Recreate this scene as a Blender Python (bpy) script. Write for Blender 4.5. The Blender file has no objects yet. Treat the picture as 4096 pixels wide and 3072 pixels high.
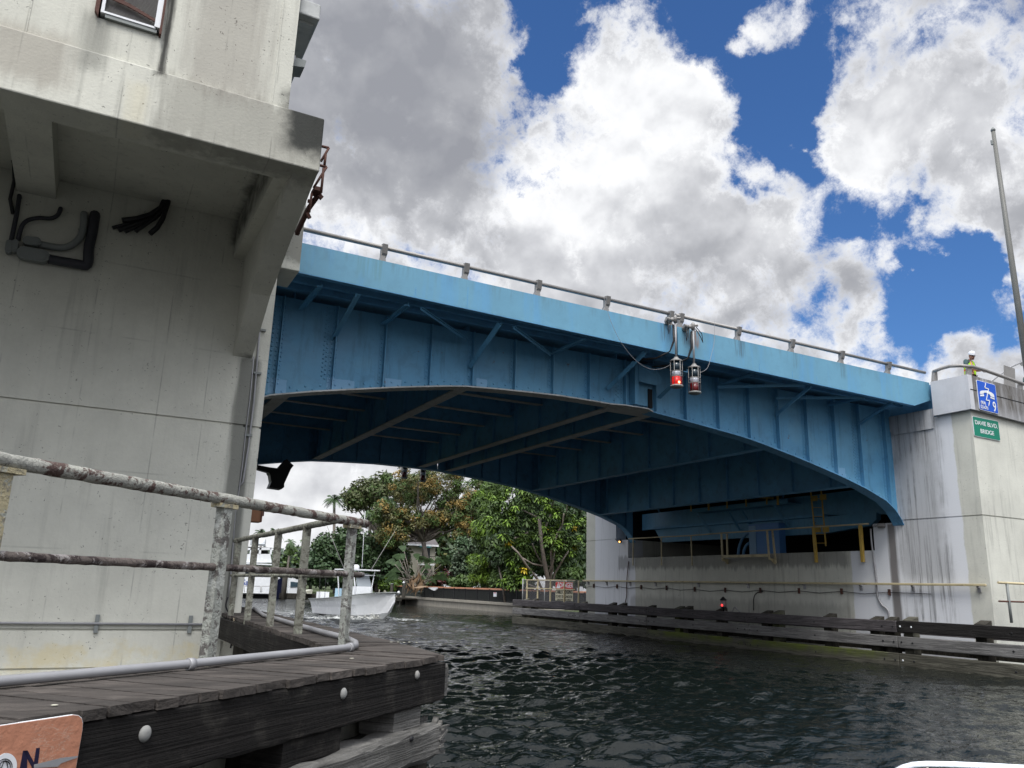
import bpy, bmesh, math, random
import numpy as np
from mathutils import Vector, Matrix, noise as mnoise
random.seed(7)
rng = np.random.default_rng(7)
R = math.radians
C = bpy.context.scene.collection

# ---------------------------------------------------------------- camera
# world axes: X across the canal (along the bridge), Y along the canal, Z up; water at z = 0
RC = Matrix(((0.88337576, -0.14101748, -0.44694668), (-0.46771083, -0.20442281, -0.85991738), (0.02989728, 0.96867197, -0.24653756)))
EYE = Vector((0, 0, 1.9)); FPX = 3213.814
cam = bpy.data.cameras.new('camera'); cam.sensor_width = 36; cam.lens = 36*FPX/4096; cam.clip_start = .05; cam.clip_end = 3000
co = bpy.data.objects.new('camera', cam); C.objects.link(co)
co.matrix_world = Matrix.Translation(EYE) @ RC.to_4x4(); bpy.context.scene.camera = co
D = 4096/2212
def ray(x, y): return RC @ Vector((x*D-2048, 1536-y*D, -FPX))
def AX(x, y, X): v = ray(x, y); return EYE+v*(X/v.x)
def AY(x, y, Y): v = ray(x, y); return EYE+v*(Y/v.y)
def AZ(x, y, Z): v = ray(x, y); return EYE+v*((Z-1.9)/v.z)

# ---------------------------------------------------------------- light
SUN_EL, SUN_AZ = 58, 211       # azimuth measured from +Y clockwise
sd = Vector((math.sin(R(SUN_AZ))*math.cos(R(SUN_EL)), math.cos(R(SUN_AZ))*math.cos(R(SUN_EL)), math.sin(R(SUN_EL))))
sl = bpy.data.lights.new('sun', 'SUN'); sl.energy = 2.9; sl.angle = R(24); sl.color = (1, .97, .92)
so = bpy.data.objects.new('sun', sl); C.objects.link(so); so.rotation_euler = sd.to_track_quat('Z', 'Y').to_euler(); so.location = (0, 0, 60)
sc = bpy.context.scene
sc.view_settings.view_transform = 'Standard'; sc.view_settings.look = 'None'; sc.view_settings.exposure = .15; sc.view_settings.gamma = 1
sc.cycles.max_bounces = 6; sc.cycles.diffuse_bounces = 3; sc.cycles.glossy_bounces = 3; sc.cycles.use_adaptive_sampling = True
sc.cycles.sample_clamp_indirect = 6

class NT:
    def __init__(s, tree): s.t = tree; s.n = tree.nodes; s.l = tree.links
    def new(s, typ, props=None, **ins):
        n = s.n.new(typ)
        for k, v in (props or {}).items(): setattr(n, k, v)
        for k, v in ins.items():
            key = int(k[1:]) if k[0] == '_' else k.replace('_', ' ')
            s.set(n.inputs[key], v)
        return n
    def set(s, sock, v):
        if isinstance(v, bpy.types.NodeSocket): s.l.new(v, sock)
        elif isinstance(v, bpy.types.Node): s.l.new(v.outputs[0], sock)
        else:
            if sock.type == 'RGBA' and len(v) == 3: v = (*v, 1)
            sock.default_value = v
    def math(s, op, a, b=0.0, c=0.0, clamp=False):
        n = s.n.new('ShaderNodeMath'); n.operation = op; n.use_clamp = clamp
        s.set(n.inputs[0], a); s.set(n.inputs[1], b); s.set(n.inputs[2], c); return n.outputs[0]
    def vm(s, op, a, b=None, out=0):
        n = s.n.new('ShaderNodeVectorMath'); n.operation = op; s.set(n.inputs[0], a)
        if b is not None: s.set(n.inputs[1], b)
        return n.outputs[out]
    def rng(s, v, a, b, c=0.0, d=1.0, smooth=False):
        n = s.n.new('ShaderNodeMapRange'); n.interpolation_type = 'SMOOTHSTEP' if smooth else 'LINEAR'
        s.set(n.inputs[0], v)
        for i, q in enumerate((a, b, c, d)): s.set(n.inputs[i+1], q)
        return n.outputs[0]
    def noise(s, vec, scale, detail=3, rough=.5, dist=0.0):
        n = s.new('ShaderNodeTexNoise'); s.set(n.inputs['Vector'], vec)
        for k, q in (('Scale', scale), ('Detail', detail), ('Roughness', rough), ('Distortion', dist)): s.set(n.inputs[k], q)
        return n.outputs[0]
    def mix(s, f, a, b, blend='MIX'):
        n = s.n.new('ShaderNodeMix'); n.data_type = 'RGBA'; n.blend_type = blend
        s.set(n.inputs[0], f); s.set(n.inputs[6], a); s.set(n.inputs[7], b); return n.outputs[2]

# ---------------------------------------------------------------- sky: Nishita blue with broken cloud
w = bpy.data.worlds.new('World'); sc.world = w; w.use_nodes = True
t = NT(w.node_tree); t.n.clear()
sky = t.new('ShaderNodeTexSky', {'sky_type': 'NISHITA', 'sun_disc': False, 'sun_elevation': R(SUN_EL), 'sun_rotation': R(SUN_AZ), 'air_density': 1.2, 'dust_density': .4, 'ozone_density': 3})
geo = t.new('ShaderNodeTexCoord').outputs['Generated']
nd = t.vm('NORMALIZE', geo)
wn = t.new('ShaderNodeTexNoise', Scale=5.0, Detail=7.0, Roughness=.62); t.set(wn.inputs['Vector'], nd)
wv = t.vm('SUBTRACT', wn.outputs[1], (.5, .5, .5)); wv = t.vm('MULTIPLY', wv, (.22, .22, .22)); wd = t.vm('ADD', nd, wv)
n1 = t.noise(nd, 3.2, 13, .62, .12); n2 = t.noise(nd, 13, 12, .72, .15)
n3 = t.noise(nd, 26, 8, .75, .3)
f = t.math('ADD', t.math('MULTIPLY', n1, 1.5), t.math('MULTIPLY', n2, 1.5)); f = t.math('MULTIPLY_ADD', n3, .9, f)
f = t.math('SUBTRACT', f, 1.24); f = t.math('ADD', f, t.rng(t.new('ShaderNodeSeparateXYZ', Vector=nd).outputs[2], .1, .35, .3, 0.0, True))
def blob(acc, px, py, r, wgt, src=None):
    d = ray(px, py).normalized(); rr = r/1735.0
    k = t.vm('DISTANCE', src or wd, tuple(d), out=1)
    return t.math('MULTIPLY_ADD', t.rng(k, 0.0, rr*1.15, wgt, 0.0, True), .8, acc)
for b in ((1130, 30, 110, -.85), (1120, 130, 75, -.75), (1130, 230, 70, -.7), (1165, 180, 70, -.5), (1220, 20, 120, -.7), (1420, 0, 130, -.6), (1560, 70, 150, -.7), (1580, 10, 120, -.5), (1670, 190, 140, -.85), (1790, 160, 110, -.6), (1700, 290, 90, -.8), (1640, 330, 50, -.4), (1760, 30, 90, -.35), (1735, 350, 70, -.4),
          (1170, 402, 38, -.8), (1215, 435, 22, -.5), (2050, 570, 95, -.85), (1945, 455, 60, -.6), (1960, 560, 50, -.5), (1990, 640, 100, -.8), (2100, 680, 130, -.9), (1860, 500, 60, -.6), (1850, 420, 50, -.4), (1660, 440, 45, -.6), (1640, 400, 40, -.4), (1800, 560, 60, -.35), (1880, 580, 50, -.4), (1800, 720, 70, -.5), (1780, 660, 40, -.3), (2010, 720, 90, -.6), (860, 555, 50, -.5), (2110, 560, 60, -.5),
          (1330, 90, 90, .45), (1400, 170, 170, .5), (1250, 80, 60, .35), (1500, 190, 130, .4), (1690, 50, 85, .75), (1640, 90, 50, .4), (1740, 90, 60, .4), (1995, 545, 45, .75), (1985, 470, 40, .6), (2010, 610, 30, .5), (1930, 590, 30, .4), (1800, 60, 50, .35), (850, 150, 330, .6), (1350, 420, 330, .5), (2050, 250, 260, .6), (1900, 100, 60, .2), (1860, 250, 110, .4), (900, 450, 300, .5), (1600, 560, 160, .3), (1830, 620, 110, .4), (2150, 420, 120, .4), (2100, 800, 70, .35), (1250, 620, 250, .4), (1150, 330, 60, .35), (2180, 620, 70, .5), (640, 1120, 260, .5), (1900, 810, 60, .3)):
    f = blob(f, *b)
mask = t.rng(f, .32, .9, 0.0, 1.0, True)
edge = t.rng(f, .55, 1.1, 1.0, 0.0, True)        # 1 at thin bright rims
def relief(sc_, off, det, ro):
    a_ = t.noise(nd, sc_, det, ro, .1); b_ = t.noise(t.vm('ADD', nd, (-.3*off, -.35*off, off)), sc_, det, ro, .1); return t.math('SUBTRACT', a_, b_)
g = t.math('MULTIPLY_ADD', relief(3.4, .09, 7, .45), 1.0, .62)
g = t.math('MULTIPLY_ADD', relief(12, .02, 6, .5), .95, g)
g = t.math('MULTIPLY_ADD', t.noise(nd, 2.2, 4, .5), .42, g)
g = t.math('MULTIPLY_ADD', edge, .34, g)
for b in ((800, 180, 420, -.26), (1000, 330, 260, -.1), (920, 330, 330, -.2), (700, 250, 250, -.12), (1320, 230, 300, .3), (1480, 430, 160, -.1), (1560, 300, 200, .12), (1950, 350, 230, .12), (1880, 300, 120, .2), (1250, 560, 240, .16), (1950, 430, 120, -.12), (720, 520, 160, .25), (1170, 470, 90, .18), (1980, 760, 120, .2), (1000, 500, 220, .12), (640, 1120, 300, .25), (2000, 90, 180, .1)):
    g = blob(g, *b)
shade = t.rng(g, .40, 1.3, 0.0, 1.0)
cr = t.new('ShaderNodeValToRGB', Fac=shade).color_ramp
crn = t.n[-1]
cr.elements[0].position = 0; cr.elements[0].color = (.3, .31, .345, 1); cr.elements[1].position = 1; cr.elements[1].color = (1.0, 1.0, 1.0, 1)
for p_, c_ in ((.3, (.4, .41, .44)), (.55, (.6, .61, .64)), (.78, (.86, .87, .89))):
    e = cr.elements.new(p_); e.color = (*c_, 1)
sdot = t.vm('DOT_PRODUCT', nd, tuple(sd), out=1)
boost = t.rng(sdot, .1, 1.0, 1.0, 3.5, True)
ccol = t.vm('SCALE', crn.outputs[0]); t.set(ccol.node.inputs['Scale'], boost)
blue = t.vm('MULTIPLY', sky.outputs[0], (.045, .072, .108))
zz = t.new('ShaderNodeSeparateXYZ', Vector=nd).outputs[2]
sxyz = t.new('ShaderNodeSeparateXYZ', Vector=nd)      # unseen sky low behind the camera, dimmed to cut the fill light
low = t.math('MULTIPLY', t.rng(sxyz.outputs[2], .0, .62, 1.0, 0.0, True), t.rng(sxyz.outputs[1], .1, -.35, 0.0, 1.0, True))
col = t.mix(mask, blue, ccol); col = t.mix(t.math('MULTIPLY', low, .78), col, (.16, .17, .185))
bg = t.new('ShaderNodeBackground', Color=col, Strength=1.0)
t.new('ShaderNodeOutputWorld', Surface=bg)

# ---------------------------------------------------------------- object helpers
def tag(o, label=None, cat=None, group=None, kind=None):
    if label: o['label'] = label
    if cat: o['category'] = cat
    if group: o['group'] = group
    if kind: o['kind'] = kind
    return o
def thing(name, loc, label, cat, group=None, rot=(0, 0, 0)):
    o = bpy.data.objects.new(name, None); o.empty_display_size = .2; C.objects.link(o); o.location = loc; o.rotation_euler = rot
    return tag(o, label, cat, group)
def dup(o, parent=None):
    c = o.copy(); C.objects.link(c)
    if parent is not None: c.parent = parent; c.matrix_parent_inverse = o.matrix_parent_inverse.copy()
    for ch in o.children: dup(ch, c)
    return c
V = Vector
class MB:
    """collects shapes, links them as ONE mesh object; vertices in world space unless the parent is local"""
    def __init__(s): s.v = []; s.f = []; s.sm = []
    def add(s, vs, fs, smooth=False):
        b = len(s.v); s.v += [tuple(q) for q in vs]; s.f += [tuple(i+b for i in f) for f in fs]; s.sm += [smooth]*len(fs); return s
    def box(s, a, b, jit=0):
        (x0, y0, z0), (x1, y1, z1) = a, b
        vs = [(x, y, z) for z in (z0, z1) for y in (y0, y1) for x in (x0, x1)]
        if jit: vs = [tuple(c+random.uniform(-jit, jit) for c in q) for q in vs]
        return s.add(vs, [(0, 2, 3, 1), (4, 5, 7, 6), (0, 1, 5, 4), (1, 3, 7, 5), (3, 2, 6, 7), (2, 0, 4, 6)])
    def bbox(s, a, b, ch=.01):          # bevelled box
        a = V(a); b = V(b); c = (a+b)/2; h = (b-a)/2
        bm = bmesh.new(); bmesh.ops.create_cube(bm, size=2); bmesh.ops.scale(bm, vec=h, verts=bm.verts)
        bmesh.ops.bevel(bm, geom=bm.edges[:], offset=ch, segments=2, affect='EDGES', profile=.5)
        bm.verts.index_update(); vs = [v.co+c for v in bm.verts]; fs = [[v.index for v in f.verts] for f in bm.faces]; bm.free()
        return s.add(vs, fs)
    def prism(s, poly, vec):            # poly: 3d points in order, extruded by vec
        n = len(poly); vec = V(vec); P = [V(p) for p in poly]
        nrm = V((0, 0, 0))
        for i in range(n): nrm += P[i].cross(P[(i+1) % n])
        if nrm.dot(vec) > 0: P.reverse()
        fs = [tuple(range(n)), tuple(range(2*n-1, n-1, -1))]+[(i, n+i, n+(i+1) % n, (i+1) % n) for i in range(n)]
        fs = [tuple(reversed(f)) if i > 1 else f for i, f in enumerate(fs)]
        fs = [fs[0], fs[1]]+[(( i+1) % n, n+(i+1) % n, n+i, i) for i in range(n)]
        return s.add(P+[p+vec for p in P], fs)
    def bar(s, p, q, w, h, up=(0, 0, 1)):   # rectangular bar, w sideways, h along up
        p = V(p); q = V(q); d = (q-p).normalized(); up = V(up)
        sd_ = d.cross(up)
        if sd_.length < 1e-4: sd_ = d.cross(V((1, 0, 0)))
        sd_.normalize(); u = sd_.cross(d).normalized(); sd_ = sd_*w/2; u = u*h/2
        vs = [p-sd_-u, p+sd_-u, p+sd_+u, p-sd_+u, q-sd_-u, q+sd_-u, q+sd_+u, q-sd_+u]
        return s.add(vs, [(0, 3, 2, 1), (4, 5, 6, 7), (0, 1, 5, 4), (1, 2, 6, 5), (2, 3, 7, 6), (3, 0, 4, 7)])
    def tube(s, pts, r, n=10, rough=0, caps=True):
        P = [V(p) for p in pts]; m = len(P); rs = r if isinstance(r, (list, tuple)) else [r]*m
        d0 = (P[1]-P[0]).normalized(); a = d0.cross(V((0, 0, 1)))
        if a.length < 1e-3: a = d0.cross(V((1, 0, 0)))
        a.normalize(); vs = []
        for i in range(m):
            d = ((P[i]-P[i-1]).normalized() if i else V((0, 0, 0)))+((P[i+1]-P[i]).normalized() if i < m-1 else V((0, 0, 0)))
            d.normalize(); a = (a-d*a.dot(d)).normalized(); b_ = d.cross(a)
            for k in range(n):
                th = 2*math.pi*k/n; rr = rs[i]*(1+random.uniform(-rough, rough))
                vs.append(P[i]+(a*math.cos(th)+b_*math.sin(th))*rr)
        fs = [(i*n+k, i*n+(k+1) % n, (i+1)*n+(k+1) % n, (i+1)*n+k) for i in range(m-1) for k in range(n)]
        s.add(vs, fs, True)
        if caps: 
            b0 = len(s.v)-m*n
            s.f += [tuple(b0+k for k in reversed(range(n))), tuple(b0+(m-1)*n+k for k in range(n))]; s.sm += [False, False]
        return s
    def lathe(s, c, prof, n=16, axis=(0, 0, 1)):    # prof: (r, z) pairs
        c = V(c); q = V((0, 0, 1)).rotation_difference(V(axis)); vs = []; m = len(prof)
        for r, z in prof:
            for k in range(n):
                th = 2*math.pi*k/n; vs.append(c+q @ V((r*math.cos(th), r*math.sin(th), z)))
        fs = [(i*n+k, i*n+(k+1) % n, (i+1)*n+(k+1) % n, (i+1)*n+k) for i in range(m-1) for k in range(n)]
        fs += [tuple(reversed(range(n))), tuple((m-1)*n+k for k in range(n))]
        return s.add(vs, fs, n > 8)
    def ball(s, c, r, n=10, sq=(1, 1, 1)):
        c = V(c); m = n//2+1; vs = []
        for i in range(m+1):
            ph = math.pi*i/m
            for k in range(n):
                th = 2*math.pi*k/n; vs.append((c.x+sq[0]*r*math.sin(ph)*math.cos(th), c.y+sq[1]*r*math.sin(ph)*math.sin(th), c.z-sq[2]*r*math.cos(ph)))
        return s.add(vs, [(i*n+k, i*n+(k+1) % n, (i+1)*n+(k+1) % n, (i+1)*n+k) for i in range(m) for k in range(n)], True)
    def dome(s, c, nrm, r, n=8, h=.55):     # rivet head
        return s.lathe(c, [(r, 0), (r*.8, r*h*.7), (r*.3, r*h)], n, nrm)
    def build(s, name, mat, parent=None, **kw):
        me = bpy.data.meshes.new(name); vs = s.v
        if parent is not None and parent.matrix_basis != Matrix():
            inv = inv_of(parent); vs = [inv @ V(q) for q in vs]
        me.from_pydata([tuple(q) for q in vs], [], s.f)
        me.polygons.foreach_set('use_smooth', s.sm); me.update()
        for m_ in (mat if isinstance(mat, (list, tuple)) else [mat]): me.materials.append(m_)
        o = bpy.data.objects.new(name, me); C.objects.link(o)
        if parent is not None: o.parent = parent
        return tag(o, **kw) if kw else o
def inv_of(p):
    m = p.matrix_basis.copy()
    while p.parent: p = p.parent; m = p.matrix_basis @ m
    return m.inverted()

# ---------------------------------------------------------------- materials
def mat(name, base, rough=.7, metal=0.0, var=.12, vscale=2.0, streak=0.0, dark=(.05, .05, .045), speck=0.0, bump=.15, bscale=25, spec=.35, grain=None, extra=None, dirt=0.0, dirtcol=(.1, .08, .06), coat=0.0):
    m = bpy.data.materials.new(name); m.use_nodes = True; t = NT(m.node_tree); t.n.clear()
    pos = t.new('ShaderNodeNewGeometry').outputs[0]
    a = t.noise(pos, vscale, 6, .6); col = t.mix(t.rng(a, .3, .7), tuple(c*(1-var) for c in base), tuple(min(1, c*(1+var)) for c in base))
    fine = t.noise(pos, vscale*14, 4, .6); col = t.mix(t.rng(fine, .35, .7, 0.0, var*.9), col, tuple(c*.62 for c in base))
    if streak:
        sp = t.vm('MULTIPLY', pos, (5.0, 5.0, .28)); s1 = t.noise(sp, 1.3, 6, .62, .3)
        big = t.rng(t.noise(pos, .45, 3, .5), .35, .65)
        col = t.mix(t.math('MULTIPLY', t.rng(s1, .5, .72, 0.0, streak, True), t.math('MULTIPLY_ADD', big, .8, .2)), col, dark)
    if speck:
        vo = t.new('ShaderNodeTexVoronoi', Scale=10.0, Vector=t.vm('ADD', pos, t.vm('MULTIPLY', t.new('ShaderNodeTexNoise', Vector=pos, Scale=9.0).outputs[1], (.3, .3, .3)))).outputs[0]
        reg = t.rng(t.noise(pos, .8, 3), .4, .55)
        col = t.mix(t.math('MULTIPLY', t.rng(vo, .09, .14, speck, 0.0), reg), col, dark)
    if dirt:
        dn = t.noise(pos, 3.7, 9, .68, .4)
        col = t.mix(t.rng(dn, .5, .66, 0.0, dirt, True), col, dirtcol)
    if grain:
        gv = t.vm('MULTIPLY', pos, grain); gn = t.noise(gv, 1.0, 8, .65, 1.2)
        col = t.mix(t.rng(gn, .35, .62, 0.0, .85), col, tuple(c*.3 for c in base))
    if extra: col = extra(t, pos, col)
    bn = t.noise(pos, bscale, 5, .6)
    if grain: bn = t.math('ADD', bn, t.math('MULTIPLY', gn, 2.5))
    bp = t.new('ShaderNodeBump', Height=bn, Strength=bump, Distance=.02)
    rr = t.rng(a, .3, .7, max(0, rough-.1), min(1, rough+.1))
    p = t.new('ShaderNodeBsdfPrincipled', Base_Color=col, Roughness=rr, Metallic=metal, Normal=bp)
    p.inputs['Specular IOR Level'].default_value = spec
    if coat: p.inputs['Coat Weight'].default_value = coat
    t.new('ShaderNodeOutputMaterial', Surface=p)
    return m
def emis(name, col, e, base=(.1, .1, .1)):
    m = bpy.data.materials.new(name); m.use_nodes = True; p = m.node_tree.nodes['Principled BSDF']
    p.inputs['Base Color'].default_value = (*base, 1); p.inputs['Emission Color'].default_value = (*col, 1); p.inputs['Emission Strength'].default_value = e; p.inputs['Roughness'].default_value = .3
    return m
def plain(name, base, rough=.5, **k): return mat(name, base, rough, var=k.pop('var', .06), bump=k.pop('bump', .04), **k)
def boxmask(t, pos, lo, hi, soft=.15, warp=.25, wscale=1.6, streak=False):
    """wear with a shape of its own: a soft-edged, ragged box in world space"""
    vec = pos
    nz = t.new('ShaderNodeTexNoise', Vector=(t.vm('MULTIPLY', pos, (4., 4., .4)) if streak else pos), Scale=wscale, Detail=7.0, Roughness=.62)
    vec = t.vm('ADD', pos, t.vm('MULTIPLY', t.vm('SUBTRACT', nz.outputs[1], (.5, .5, .5)), (warp*2,)*3))
    s = t.new('ShaderNodeSeparateXYZ', Vector=vec); out = None
    for i in range(3):
        if lo[i] is None: continue
        a = t.math('MULTIPLY', t.rng(s.outputs[i], lo[i]-soft, lo[i]+soft, 0.0, 1.0, True), t.rng(s.outputs[i], hi[i]-soft, hi[i]+soft, 1.0, 0.0, True))
        out = a if out is None else t.math('MULTIPLY', out, a)
    return out
# ---------------------------------------------------------------- shared materials
def left_wear(t, pos, col):
    m = boxmask(t, pos, (.02, 10, 8.5), (.12, 11.2, 10.2), .04, .09, 2.6, True); col = t.mix(t.math('MULTIPLY', m, .93), col, (.02, .02, .018))
    m = boxmask(t, pos, (.1, 10, 7.6), (2.5, 11.2, 8.6), .12, .35, 1.5, True); col = t.mix(t.math('MULTIPLY', m, .45), col, (.13, .12, .1))
    m = boxmask(t, pos, (.35, 10, 8.5), (1.4, 11.2, 11), .25, .3, 2.5, True); col = t.mix(t.math('MULTIPLY', m, .42), col, (.16, .13, .11))
    m = boxmask(t, pos, (1.75, 10, 7.95), (2.6, 15, 8.9), .16, .22, 3.2); col = t.mix(t.math('MULTIPLY', m, .95), col, (.018, .02, .018))
    m = boxmask(t, pos, (-.95, 10, 8.3), (-.6, 11.2, 9.2), .12, .12, 2.2, True); col = t.mix(t.math('MULTIPLY', m, .5), col, (.09, .09, .08))
    m = boxmask(t, pos, (-1.9, 10, 7.9), (-1.0, 11.2, 8.7), .15, .2, 2.2, True); col = t.mix(t.math('MULTIPLY', m, .4), col, (.16, .12, .09))
    m = boxmask(t, pos, (-.28, 10, 7.7), (-.05, 11.2, 8.3), .09, .1, 2.2, True); col = t.mix(t.math('MULTIPLY', m, .22), col, (.6, .52, .3))
    m = boxmask(t, pos, (2.1, 14.8, 1.2), (2.5, 15.2, 5.9), .06, .1, 2.2, True); col = t.mix(t.math('MULTIPLY', m, .7), col, (.05, .055, .05))
    m = boxmask(t, pos, (-5, 14, .42), (2.3, 15, .8), .08, .4, 2.6); col = t.mix(t.math('MULTIPLY', t.math('MULTIPLY', m, t.rng(t.noise(pos, 2.3, 6, .65), .42, .6)), .6), col, (.55, .47, .27))
    m = boxmask(t, pos, (-9, 14, -.5), (6, 15.4, .4), .04, .1, 2.9); col = t.mix(t.math('MULTIPLY', m, .9), col, (.05, .045, .02))
    m = boxmask(t, pos, (2.5, 14.8, 8.0), (3.2, 16.4, 9.3), .12, .25, 3.2); col = t.mix(t.math('MULTIPLY', m, .6), col, (.07, .07, .06))
    s = t.new('ShaderNodeSeparateXYZ', Vector=pos)                      # form-panel seams
    for z in (2.3, 3.6, 5.9, 7.2):
        k = t.math('ABSOLUTE', t.math('SUBTRACT', s.outputs[2], z)); n_ = t.noise(pos, 1.2, 3)
        col = t.mix(t.math('MULTIPLY', t.rng(k, .0, .02, .3, 0.0), t.rng(n_, .45, .6)), col, (.1, .1, .09))
    for x in (-1.55, -.35, .85, 1.6):
        k = t.math('ABSOLUTE', t.math('SUBTRACT', s.outputs[0], x)); n_ = t.noise(pos, 1.7, 3)
        col = t.mix(t.math('MULTIPLY', t.rng(k, .0, .014, .45, 0.0), t.rng(n_, .45, .6)), col, (.1, .1, .09))
    return col
def right_wear(t, pos, col):
    white = boxmask(t, pos, (23, 15.72, -1), (24.9, 19.95, 8), .03, .09, 1.4); white2 = boxmask(t, pos, (23, 32.6, -1), (24.9, 36.1, 8), .03, .06, 1.4)
    col = t.mix(t.math('MULTIPLY', white, .85), col, (.7, .72, .77)); col = t.mix(t.math('MULTIPLY', white2, .85), col, (.7, .72, .77))
    sp = t.vm('MULTIPLY', pos, (5., 5., .16)); s1 = t.noise(sp, 1.5, 8, .74, .5)
    m = boxmask(t, pos, (23, 16.2, 1.3), (24.9, 17.95, 9), .12, .2, 1.5); m = t.math('MULTIPLY', t.math('MULTIPLY', m, t.rng(t.noise(pos, .9, 5, .6), .3, .5)), t.rng(s1, .47, .66, 0.0, .85)); col = t.mix(m, col, (.04, .04, .04)); col = t.mix(t.math('MULTIPLY', boxmask(t, pos, (23, 16.3, 2.5), (24.9, 17.95, 9), .3, .4, 1.1), .4), col, (.13, .13, .125))
    m = boxmask(t, pos, (23, 33.6, .5), (24.9, 35.6, 9), .12, .2, 1.5); m = t.math('MULTIPLY', m, t.rng(s1, .54, .7, 0.0, .5)); col = t.mix(m, col, (.12, .12, .12))
    m = boxmask(t, pos, (23, 18.1, 1.2), (24.9, 18.4, 4.4), .06, .08, 1.5, True); col = t.mix(t.math('MULTIPLY', m, .8), col, (.06, .045, .035))
    m = boxmask(t, pos, (23, 20.1, 3.0), (24.9, 34, 3.6), .1, .35, 1.5, True); col = t.mix(t.math('MULTIPLY', m, .5), col, (.09, .09, .09))
    m = boxmask(t, pos, (23, 20.1, .9), (24.9, 33, 1.7), .15, .3, 1.5, True); col = t.mix(t.math('MULTIPLY', m, .35), col, (.12, .11, .1))
    return col
def parapet_wear(t, pos, col):
    sp = t.vm('MULTIPLY', pos, (2.5, 2.5, .45)); s1 = t.noise(sp, 1.3, 9, .7, .6)
    s = t.new('ShaderNodeSeparateXYZ', Vector=pos)
    m = t.math('MULTIPLY', t.rng(s1, .3, .62, .45, 1.0), t.rng(s.outputs[2], 7.3, 8.0, .35, .95)); m = t.math('MULTIPLY', m, t.rng(s.outputs[0], 24.03, 24.06, 0.0, 1.0))
    return t.mix(m, col, (.075, .066, .055))
M = {}
M['conc'] = mat('weathered_concrete', (.555, .55, .485), .85, var=.1, vscale=1.1, streak=.22, speck=.75, bump=.25, extra=left_wear)
M['concR'] = mat('pier_concrete', (.56, .56, .5), .85, var=.1, vscale=1.1, streak=.35, speck=.6, bump=.25, extra=right_wear)
M['parapet'] = mat('stained_parapet', (.52, .53, .56), .85, var=.08, streak=.12, bump=.2, extra=parapet_wear)
M['groove'] = plain('joint_shadow_grey', (.2, .2, .185), .9)
def blue_wear(t, pos, col):
    s = t.new('ShaderNodeSeparateXYZ', Vector=pos)
    sp = t.vm('MULTIPLY', pos, (4., 4., .5)); s1 = t.noise(sp, 1.6, 7, .66, .2)
    m = t.math('MULTIPLY', t.rng(s1, .5, .7, 0.0, .55), t.rng(s.outputs[2], 8.55, 8.98, 0.0, 1.0)); col = t.mix(m, col, (.08, .13, .13))
    m = t.math('MULTIPLY', t.rng(t.noise(sp, .5, 4, .6), .5, .62, 0.0, .28), 1.0); col = t.mix(m, col, (.08, .3, .62))
    dripn = t.rng(t.noise(t.vm('MULTIPLY', pos, (22., 22., .9)), 1.0, 6, .7), .42, .6)
    for x0, x1, c, k in ((13.75, 14.1, (.07, .06, .05), .8), (14.05, 14.2, (.28, .12, .04), .75), (15.62, 15.85, (.05, .08, .09), .8), (13.0, 13.2, (.06, .06, .05), .6), (17.85, 18.0, (.06, .1, .1), .4), (19.8, 20.0, (.06, .1, .1), .4), (4.6, 5.1, (.1, .22, .2), .4)):
        m = boxmask(t, pos, (x0-.05, 16, 8.45), (x1+.05, 16.6, 9.1), .09, .13, 3.4, True); col = t.mix(t.math('MULTIPLY', t.math('MULTIPLY', m, dripn), k), col, c)
    return col
M['blue'] = mat('light_blue_bridge_paint', (.125, .30, .425), .5, var=.08, vscale=.8, bump=.06, spec=.4, extra=blue_wear, dirt=.12, dirtcol=(.07, .16, .22))
def web_wear(t, pos, col):
    sp = t.vm('MULTIPLY', pos, (5., 5., .45)); s1 = t.noise(sp, 1.3, 7, .68, .2)
    col = t.mix(t.rng(s1, .54, .7, 0.0, .55), col, (.05, .14, .22)); col = t.mix(t.rng(t.noise(pos, .7, 3), .52, .6, 0.0, .3), col, (.16, .36, .5))
    col = t.mix(t.rng(t.noise(pos, 3.1, 9, .7), .66, .7, 0.0, .8), col, (.11, .06, .03))
    for x0, x1, z0, z1 in ((3.2, 3.6, 5.95, 6.3), (4.5, 5.15, 6.15, 6.5), (5.9, 6.3, 6.4, 6.7), (8.3, 8.6, 6.8, 7.05), (21.1, 21.6, 5.6, 6.0)):
        m = boxmask(t, pos, (x0, 17.7, z0), (x1, 18.2, z1), .01, .03, 3); col = t.mix(t.math('MULTIPLY', m, .7), col, (.22, .42, .62))
    return col
M['blue2'] = mat('blue_girder_paint', (.10, .29, .47), .5, var=.1, vscale=1.3, bump=.06, extra=web_wear, dirt=.25, dirtcol=(.05, .14, .22))
M['under'] = mat('underside_blue_steel', (.115, .31, .52), .6, var=.15, vscale=1.3, bump=.06, dirt=.3, dirtcol=(.04, .08, .12))  # bridge blue for the underside, slightly lighter than the girder paint
M['greyflange'] = mat('pale_grey_flange', (.42, .43, .42), .6, var=.2, bump=.1, dirt=.3, dirtcol=(.05, .06, .07))
M['alu'] = mat('weathered_aluminium', (.25, .24, .23), .5, metal=.25, var=.12, bump=.06, spec=.5)
M['dark'] = plain('darkness_and_joint_black', (.012, .013, .015), .9)  # near-black paints the darkness of pit and lock gap; also the parapet joint
M['yel'] = mat('worn_yellow_paint', (.5, .33, .07), .55, var=.15, bump=.1, dirt=.4, dirtcol=(.2, .13, .06))
M['cream'] = mat('cream_rail_paint', (.5, .43, .27), .6, var=.12, bump=.1, dirt=.5, dirtcol=(.22, .18, .12))
M['galv'] = mat('galvanised_conduit', (.3, .3, .31), .5, metal=.2, var=.12, bump=.05)
M['pvc'] = plain('dark_plastic_conduit', (.035, .036, .045), .5, var=.2)
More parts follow.
